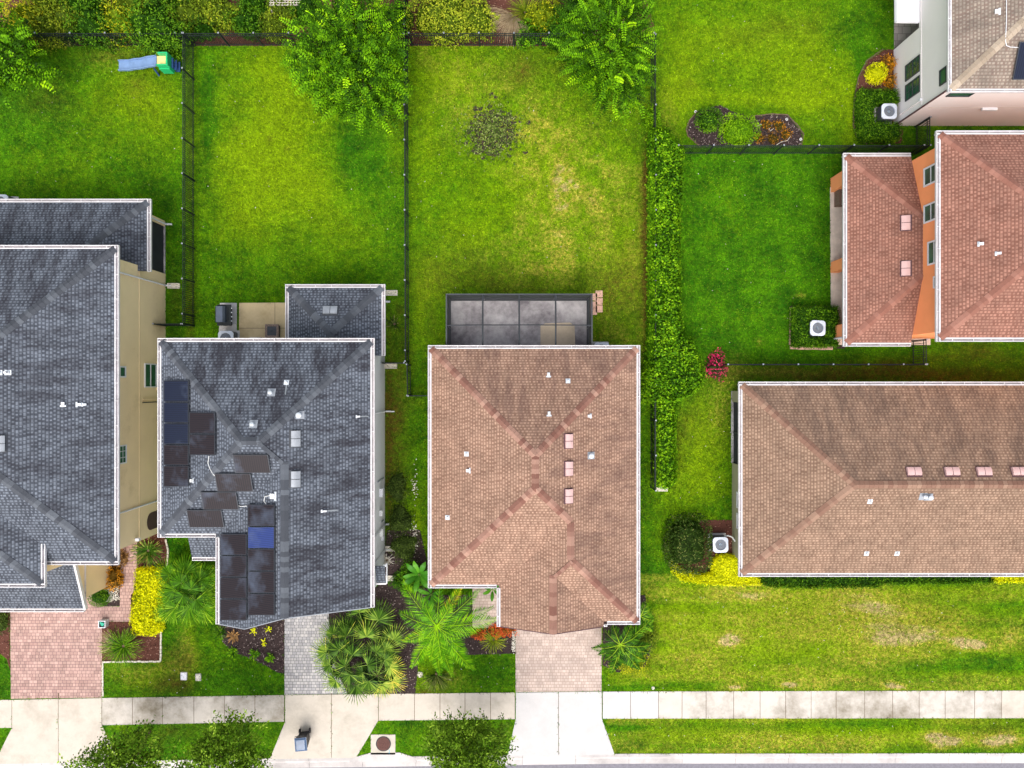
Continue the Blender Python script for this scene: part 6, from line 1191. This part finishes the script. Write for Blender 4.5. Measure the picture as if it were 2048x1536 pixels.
# strip of shrubs in the lower left border
shrub('shrub', 'brown green shrub in the mulch left of the pink driveway', 'shrub', -4, 1245, .4, .8, .6, 'weed', leaf=.09, var=-.2)

# ================================================================= THINGS
def ac_unit():
    root = thing('air_conditioner', 'x', 'air conditioner', (0, 0, 0), 'air conditioners'); hw, hh = .43, .78
    b = MB(); b.prism([(p[0], p[1]) for p in rsq(hw - .03, .08)], .06, hh - .03); b.build('body', M['acgray'], root)
    lv = MB()
    for k in range(9):
        z = .12 + k * .065; q = rsq(hw - .018, .085); 
        for i in range(len(q)): j = (i + 1) % len(q); lv.poly([(*q[i], z), (*q[j], z), (*q[j], z + .022), (*q[i], z + .022)])
    lv.build('louvers', M['dkgray'], root)
    pd = MB(); pd.prism(rsq(hw + .08, .03), 0, .058); pd.build('pad', M['concw'], root)
    N_ = 48; o_ = [(hw * 1.0) for _ in range(N_)]; top = MB(); ri = .31; R_ = []
    for k in range(N_):
        a = 2 * math.pi * k / N_; c_, s_ = math.cos(a), math.sin(a); r = 1 / max(abs(c_), abs(s_)); r = min(r, 1.22) * hw; R_.append((r * c_, r * s_, ri * c_, ri * s_))
    for k in range(N_):
        a, b_ = R_[k], R_[(k + 1) % N_]; top.poly([(a[0], a[1], hh), (b_[0], b_[1], hh), (b_[2], b_[3], hh + .025), (a[2], a[3], hh + .025)][::1]); top.poly([(a[0], a[1], hh - .05), (b_[0], b_[1], hh - .05), (b_[0], b_[1], hh), (a[0], a[1], hh)]); top.poly([(a[2], a[3], hh + .025), (b_[2], b_[3], hh + .025), (b_[2], b_[3], hh - .1), (a[2], a[3], hh - .1)])
    top.build('top_panel', M['actop'], root)
    w = MB(); w.cyl(0, 0, hh - .14, hh - .1, ri + .01, 32); w.build('fan_well', M['acblue'], root)
    f = MB()
    for k in range(4):
        a = k * 2 * math.pi / 4; pts = []
        for r, da in ((.07, -.25), (.27, -.12), (.28, .25), (.07, .4)): pts.append((r * math.cos(a + da), r * math.sin(a + da), hh - .08 + (.03 if da > 0 else 0)))
        f.poly(pts)
    f.cyl(0, 0, hh - .09, hh - .03, .08, 16); f.build('fan', M['fan'], root)
    g = MB()
    for r in (.12, .24): g.tube([(r * math.cos(t), r * math.sin(t), hh + .03) for t in [2 * math.pi * k / 28 for k in range(29)]], .002, 3, caps=False)
    for k in range(6): a = k * math.pi / 3; g.tube([(.05 * math.cos(a), .05 * math.sin(a), hh + .033), (ri * math.cos(a), ri * math.sin(a), hh + .033)], .002, 3)
    g.build('grille', M['acblue'], root); return root
ac0 = ac_unit(); first = True
for px, py, lb in ((1441.5, 1090, 'air conditioner between the dark bush and the long house wall'), (1636, 656, 'air conditioner inside the square hedge of the orange house'), (1779, 222, 'air conditioner inside the u shaped hedge beside the white house'), (451, 677, 'air conditioner below the grill behind the gray house, partly under the eave'), (1203, 700, 'air conditioner mostly hidden under the rear eave of the pink roofed house'), (0, 404, 'air conditioner at the left edge behind the rear roof')):
    o = ac0 if first else copy_tree(ac0); first = False; x, y, _ = P(px, py, .8); o.location = (x, y, .0); o['label'] = lb; o.rotation_euler[2] = random.uniform(-.03, .03)
# hose of the air conditioner at the long house
m = MB(); m.tube([P(x, y, h) for x, y, h in ((1448, 1074, .5), (1456, 1071, .6), (1464, 1074, .62), (1470, 1082, .6), (1484, 1088, .6))], .04, 7); t = thing('refrigerant_line', 'white insulated pipe from the air conditioner to the olive wall', 'pipe', P(1448, 1074)); m.build('pipe', M['pale'], t); m = MB(); m.tube([P(x, y, .3) for x, y in ((1470, 1086), (1472, 1100), (1473, 1112))], .015, 5); m.build('cable', M['pale'], t)
# edging blocks
def blocks(label, path, L, w, hh, mat, group=None, gap=.012):
    t = thing('edging', label, 'garden edging', P(*path[0]), group); m = MB()
    for a, b in zip(path, path[1:]):
        A_, B_ = Vector(P(*a)), Vector(P(*b)); D_ = B_ - A_; n = max(1, round(D_.length / L)); d = D_ / D_.length; R = Matrix((( d.x, -d.y, 0, A_.x), (d.y, d.x, 0, A_.y), (0, 0, 1, 0), (0, 0, 0, 1)))
        for k in range(n): x0 = k * D_.length / n + gap; x1 = (k + 1) * D_.length / n - gap; dz = random.uniform(-.012, .012); m.box(x0, x1, -w / 2 + dz, w / 2 + dz, 0, hh + dz, R)
    m.build('blocks', mat, t); return t
blocks('pink block edging around the square hedge of the orange house', [(1583, 614), (1581, 690)], .4, .2, .12, M['block'], 'garden edging'); blocks('lower row of pink blocks below the square hedge', [(1579, 695), (1664, 697)], .4, .2, .12, M['block'], 'garden edging')
blocks('pale edging stones on the right side of the red mulch bed', [(332, 1078), (337, 1100), (334, 1140), (324, 1180), (322, 1322), (206, 1323)], .22, .09, .08, M['stone'], 'garden edging')
blocks('dark rubber edging around the bed beside the white house', [(1766, 99), (1733, 121), (1716, 155), (1708, 200), (1706, 250), (1712, 273), (1734, 289)], .5, .05, .06, M['bark'], 'garden edging', .002)
blocks('dark rubber edging around the upper side of the island bed', [(1400, 293), (1376, 273), (1372, 258), (1379, 240), (1396, 221)], .5, .05, .06, M['bark'], 'garden edging', .002); blocks('dark rubber edging around the right end of the island bed', [(1500, 233), (1545, 228), (1575, 230), (1591, 247), (1607, 268), (1602, 292)], .5, .05, .06, M['bark'], 'garden edging', .002)
blocks('pale concrete edging strip between the pink driveway and the front lawn', [(205.5, 1326), (206, 1393)], 2, .08, .03, M['stone'], 'garden edging')
for (px, py, lb) in ((1198, 588, 'topmost outer'), (1198, 603, 'middle outer'), (1198, 618, 'lowest outer'), (1187, 594, 'topmost inner'), (1187, 610, 'middle inner'), (1187, 623, 'lowest inner')):
    x, y = P2(px, py); t = thing('stepping_stone', lb + ' pink stepping stone beside the screened enclosure', 'stepping stone', (x, y, 0), 'stepping stones beside the enclosure', random.uniform(-.05, .05)); m = MB(); m.prism(rsq(.20, .03, 3, .195), -.02, .05); m.build('slab', M['block'], t, rel=False)
x, y = P2(1324, 977); t = thing('stepping_stone', 'cream slab at the lower end of the long hedge', 'stepping stone', (x, y, 0)); m = MB(); m.prism(rsq(.32, .03, 3, .16), -.02, .04); m.build('slab', M['stone'], t, rel=False)
# planter box with a green thing beside the pink driveway
x, y = P2(205, 1248, .3); t = thing('planter_box', 'gray metal planter box with a green cup at the corner of the pink driveway', 'planter', (x, y, 0)); m = MB()
for q in ((-.2, .2, -.2, -.17), (-.2, .2, .17, .2), (-.2, -.17, -.17, .17), (.17, .2, -.17, .17)): m.box(*q, 0, .38)
m.build('box', M['galv'], t, rel=False); m = MB(); m.box(-.17, .17, -.17, .17, .02, .26); m.build('soil', M['mulchb'], t, rel=False); m = MB(); m.cyl(0.02, 0, .26, .36, .07, 12, .1); m.cyl(-.08, .06, .26, .34, .05, 10, .06); m.build('cup', simple('teal_plastic', (.03, .40, .26), .4), t, rel=False)
# wheeled bin
x, y = P2(612, 1470); t = thing('wheeled_bin', 'black wheeled trash bin with a blue lid on the concrete apron', 'trash bin', (x, y, 0), None, math.radians(5)); m = MB()
b0, b1, T0, T1 = -.20, .22, -.33, .33
def fr_(a, b, c, d, z): return [(a, c, z), (b, c, z), (b, d, z), (a, d, z)]
lo_, hi_ = fr_(-.22, .22, -.24, .24, .06), fr_(-.31, .31, -.36, .32, 1.02); m.poly(lo_[::-1])
for i in range(4): j = (i + 1) % 4; m.poly([lo_[i], lo_[j], hi_[j], hi_[i]])
m.poly(hi_); bevel(m.build('body', M['blackpl'], t, rel=False), .02)
m = MB(); m.box(-.335, .335, -.40, .34, 1.0, 1.04); q0 = fr_(-.32, .32, -.39, .33, 1.04); q1 = fr_(-.24, .24, -.30, .24, 1.10)
for i in range(4): j = (i + 1) % 4; m.poly([q0[i], q0[j], q1[j], q1[i]])
m.poly(q1); lid = bevel(m.build('lid', M['navy'], t, rel=False), .03, 3); m = MB(); m.tube([(-.3, .36, 1.0), (-.3, .43, 1.02), (.3, .43, 1.02), (.3, .36, 1.0)], .018, 6); m.build('handle', M['blackpl'], t, rel=False)
for s in (-1, 1):
    m = MB(); m.cyl(0, 0, -.03, .03, .14, 18, M=Matrix.Translation((s * .29, .30, .14)) @ Matrix.Rotation(math.pi / 2, 4, 'Y')); m.build('wheel', M['blackpl'], t, rel=False)
# slide
x, y, _ = P(322, 124); t = thing('toy_slide', 'plastic toy slide with a blue chute and green and yellow tower', 'toy slide', (x, y, 0)); 
xe = P(237, 131, .15)[0] - x; ye = P(237, 131, .15)[1] - y; xt = P(313, 121, .95)[0] - x; yt = P(313, 121, .95)[1] - y; n = 12; hw = .30; ch = MB(); rl = MB(); prev = None
for k in range(n + 1):
    s = k / n; cx_ = xe + (xt - xe) * s; cy_ = ye + (yt - ye) * (s ** .7); z = .12 + .83 * (s ** 1.35) + .03 * math.sin(s * 19); cur = (cx_, cy_, z)
    if prev:
        for q in ((-hw, -hw + .06, 1), (hw - .06, hw, 1), (-hw + .06, hw - .06, 0)):
            (px_, py_, pz), (qx, qy, qz) = prev, cur; top = .10 * q[2]
            a = [(px_, py_ + q[0], pz - .05), (px_, py_ + q[1], pz - .05), (px_, py_ + q[1], pz + top), (px_, py_ + q[0], pz + top)]; b = [(qx, qy + q[0], qz - .05), (qx, qy + q[1], qz - .05), (qx, qy + q[1], qz + top), (qx, qy + q[0], qz + top)]
            tgt = ch
            for i in range(4): j = (i + 1) % 4; tgt.poly([a[i], b[i], b[j], a[j]])
    prev = cur
ch.build('chute', M['slideb'], t, rel=False)
m = MB(); m.box(xt - .04, xt + .62, yt - .28, yt + .28, .84, .90); m.box(xt + .1, xt + .5, yt - .2, yt + .2, .90, .915); bevel(m.build('platform', M['slidey'], t, rel=False), .02)
m = MB(); m.box(xt + .12, xt + .72, yt + .29, yt + .36, .3, 1.22); m.box(xt + .63, xt + .72, yt - .29, yt + .288, .3, 1.2); m.box(xt + .10, xt + .74, yt - .37, yt - .30, .3, 1.2); m.box(xt + .12, xt + .70, yt - .46, yt - .38, .3, .9); bevel(m.build('tower', M['slideg'], t, rel=False), .03)
m = MB()
for k in range(3): m.box(xt + .73, xt + .98 - k * .08, yt - .3, yt + .25, .15 + k * .25, .22 + k * .25)
m.tube([(xt - .3, yt - .3, .6), (xt - .3, yt - .45, .03)], .05, 8); m.build('ladder', simple('dark_blue_plastic', (.03, .07, .2), .4), t, rel=False)
# grill
x, y, _ = P(451, 630, .6); t = thing('gas_grill', 'gas grill with a slate gray hood and black side on the concrete pad', 'grill', (x, y, 0)); m = MB(); m.box(-.32, .18, -.55, .5, .1, .82); m.box(-.36, .42, -.62, .56, .82, .88); bevel(m.build('body', M['black'], t, rel=False), .01)
m = MB(); pr = [(-.38, .88), (-.38, 1.08), (-.30, 1.17), (.05, 1.17), (.14, 1.05), (.16, .88)]
for (a0, a1), (b0_, b1_) in zip(pr, pr[1:]): m.poly([(a0, -.44, a1), (a0, .44, a1), (b0_, .44, b1_), (b0_, -.44, b1_)])
m.poly([(a, -.44, z) for a, z in pr]); m.poly([(a, .44, z) for a, z in pr][::-1]); bevel(m.build('hood', M['lidg'], t, rel=False), .02)
m = MB(); m.tube([(.16, -.36, 1.02), (.24, -.36, 1.0), (.24, .36, 1.0), (.16, .36, 1.02)], .016, 6); m.build('handle', M['black'], t, rel=False)
for k in range(4):
    m = MB(); m.cyl(0, 0, 0, .05, .035, 12, M=Matrix.Translation((.42, -.36 + k * .24, .84)) @ Matrix.Rotation(math.pi / 2, 4, 'Y')); m.build('knob', M['galv'], t, rel=False)
for a, b in ((-.28, -.5), (-.28, .45), (.13, -.5), (.13, .45)): m = MB(); m.box(a, a + .05, b, b + .05, 0, .1); m.build('leg', M['black'], t, rel=False)
# fire table
x, y, _ = P(544, 662, .45); t = thing('fire_table', 'square mosaic topped fire table on the tan patio', 'fire table', (x, y, 0)); m = MB(); m.box(-.33, .33, -.33, .33, 0, .44); m.build('base', M['dkgray'], t, rel=False); m = MB()
for q in ((-.38, .38, .26, .38), (-.38, .38, -.38, -.26), (-.38, -.26, -.26, .26), (.26, .38, -.26, .26)): m.box(*q, .44, .50)
m.build('tabletop', M['tile'], t, rel=False); m = MB(); m.prism(rsq(.258, .02, 3), .43, .485); m.build('burner_cover', M['dkgray'], t, rel=False); m = MB(); m.box(-.06, .06, -.015, .015, .485, .51); m.build('handle', M['black'], t, rel=False)
x, y, _ = P(516, 681, .3); t = thing('patio_chair', 'beige patio chair mostly hidden under the gray house eave', 'chair', (x, y, 0)); m = MB(); m.box(-.28, .28, -.3, .1, .38, .44); m.build('seat', M['stone'], t, rel=False); m = MB(); m.box(-.3, .3, .1, .16, .3, .8); m.build('backrest', M['stone'], t, rel=False)
for a, b in ((-.27, -.28), (.23, -.28), (-.27, .1), (.23, .1)): m = MB(); m.box(a, a + .04, b, b + .04, 0, .38); m.build('leg', M['dkgray'], t, rel=False)
# lanai furniture of the orange house
x, y = P2(1692, 400); t = thing('wicker_sofa', 'brown wicker sofa with pale cushions under the orange house eave', 'sofa', (x, y, .05)); m = MB(); m.box(-.7, .9, -.42, .45, 0, .32); m.box(-.7, -.55, -.42, .45, .32, .62); m.box(-.55, .9, .3, .45, .32, .8); m.box(.78, .9, -.42, .3, .32, .62); bevel(m.build('frame', M['wicker'], t, rel=False), .02)
for a in (-.5, .15): m = MB(); m.prism([(p[0] + a + .3, p[1] - .05) for p in rsq(.29, .08, 4, .32)], .32, .48); bevel(m.build('cushion', M['cushion'], t, rel=False), .04)
m = MB(); m.prism(rsq(.2, .08, 4), 0, .12, M=Matrix.Translation((-.1, .2, .55)) @ Matrix.Rotation(1.1, 4, 'X')); bevel(m.build('pillow', M['cushion'], t, rel=False), .03)
for px, py, lb in ((1698, 428, 'black patio chair below the wicker sofa, half under the eave'), (1697, 541, 'black patio chair below the middle orange column')):
    x, y = P2(px, py); t = thing('patio_chair', lb, 'chair', (x, y, .05), 'black patio chairs'); m = MB(); m.box(-.25, .25, -.3, .3, .4, .45); m.build('seat', M['black'], t, rel=False); m = MB(); m.box(.22, .27, -.3, .3, .45, .9); m.build('backrest', M['black'], t, rel=False)
    for a, b in ((-.25, -.3), (.2, -.3), (-.25, .26), (.2, .26)): m = MB(); m.box(a, a + .04, b, b + .04, 0, .4); m.build('leg', M['black'], t, rel=False)
# trellis at the top edge
x, y, _ = P(573, 4, 1.0); t = thing('garden_trellis', 'small pale lattice bench among the shrubs left of the big tree', 'trellis', (x, y, 0)); m = MB()
for k in range(11): m.box(-.9 + k * .16, -.86 + k * .16, -.2, .6, .96, 1.0)
for k in range(6): m.box(-.95, .8, -.2 + k * .14, -.16 + k * .14, 1.002, 1.03)
m.build('lattice', M['stone'], t, rel=False)
for a, b in ((-.9, -.45), (.7, -.45), (-.9, .55), (.7, .55)): m = MB(); m.box(a, a + .06, b, b + .06, 0, .96); m.build('leg', M['stone'], t, rel=False)

q = []
for x0_, x1_, y0_, y1_, n_ in ((30, 360, 110, 390, 40), (400, 800, 100, 560, 45), (825, 1290, 110, 580, 60), (1350, 1780, 10, 280, 40), (1370, 1640, 320, 700, 30), (1215, 2040, 1190, 1375, 110), (1215, 2040, 1442, 1500, 40), (210, 560, 1330, 1385, 30), (840, 1025, 1310, 1380, 25), (1360, 1460, 780, 1030, 20)):
    q += [P2(random.uniform(x0_, x1_), random.uniform(y0_, y1_)) for _ in range(int(n_ * .6))]
q = np.array(q); k = len(q); tag(leafmesh('fallen_leaves', np.c_[q, np.full(k, .07)], rdir(k) * [1, 1, .2], np.tile([0, 0, 1.], (k, 1)) + rdir(k) * .3, .04 + .06 * RNG.random(k), .04, RNG.random(k) * .8, LM['pebble']), kind='stuff')
# ================================================================= GRASS BLADES over the lawns
N0 = 640000
ax = RNG.uniform(-30, 30, N0); ay = RNG.uniform(-22.2, 22.2, N0); keep = ay > kerb_y(ax) + .04
for e in EXCL:
    e = np.array([p[:2] for p in e]); lo, hi = e.min(0), e.max(0); bb = keep & (ax > lo[0]) & (ax < hi[0]) & (ay > lo[1]) & (ay < hi[1]); idx = np.nonzero(bb)[0]; keep[idx[inpoly(ax[idx], ay[idx], e)]] = False
ax, ay = ax[keep], ay[keep]; n = len(ax); a = RNG.random(n) * 6.283; el = RNG.uniform(.15, .9, n); D = np.c_[np.cos(a) * np.cos(el), np.sin(a) * np.cos(el), np.sin(el)]
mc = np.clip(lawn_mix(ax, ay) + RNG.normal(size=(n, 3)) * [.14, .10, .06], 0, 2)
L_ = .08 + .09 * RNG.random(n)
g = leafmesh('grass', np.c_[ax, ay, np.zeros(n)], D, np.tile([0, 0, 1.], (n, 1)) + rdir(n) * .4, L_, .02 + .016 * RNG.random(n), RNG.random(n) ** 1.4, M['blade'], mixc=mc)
tag(g, kind='stuff')
print('grass', n)
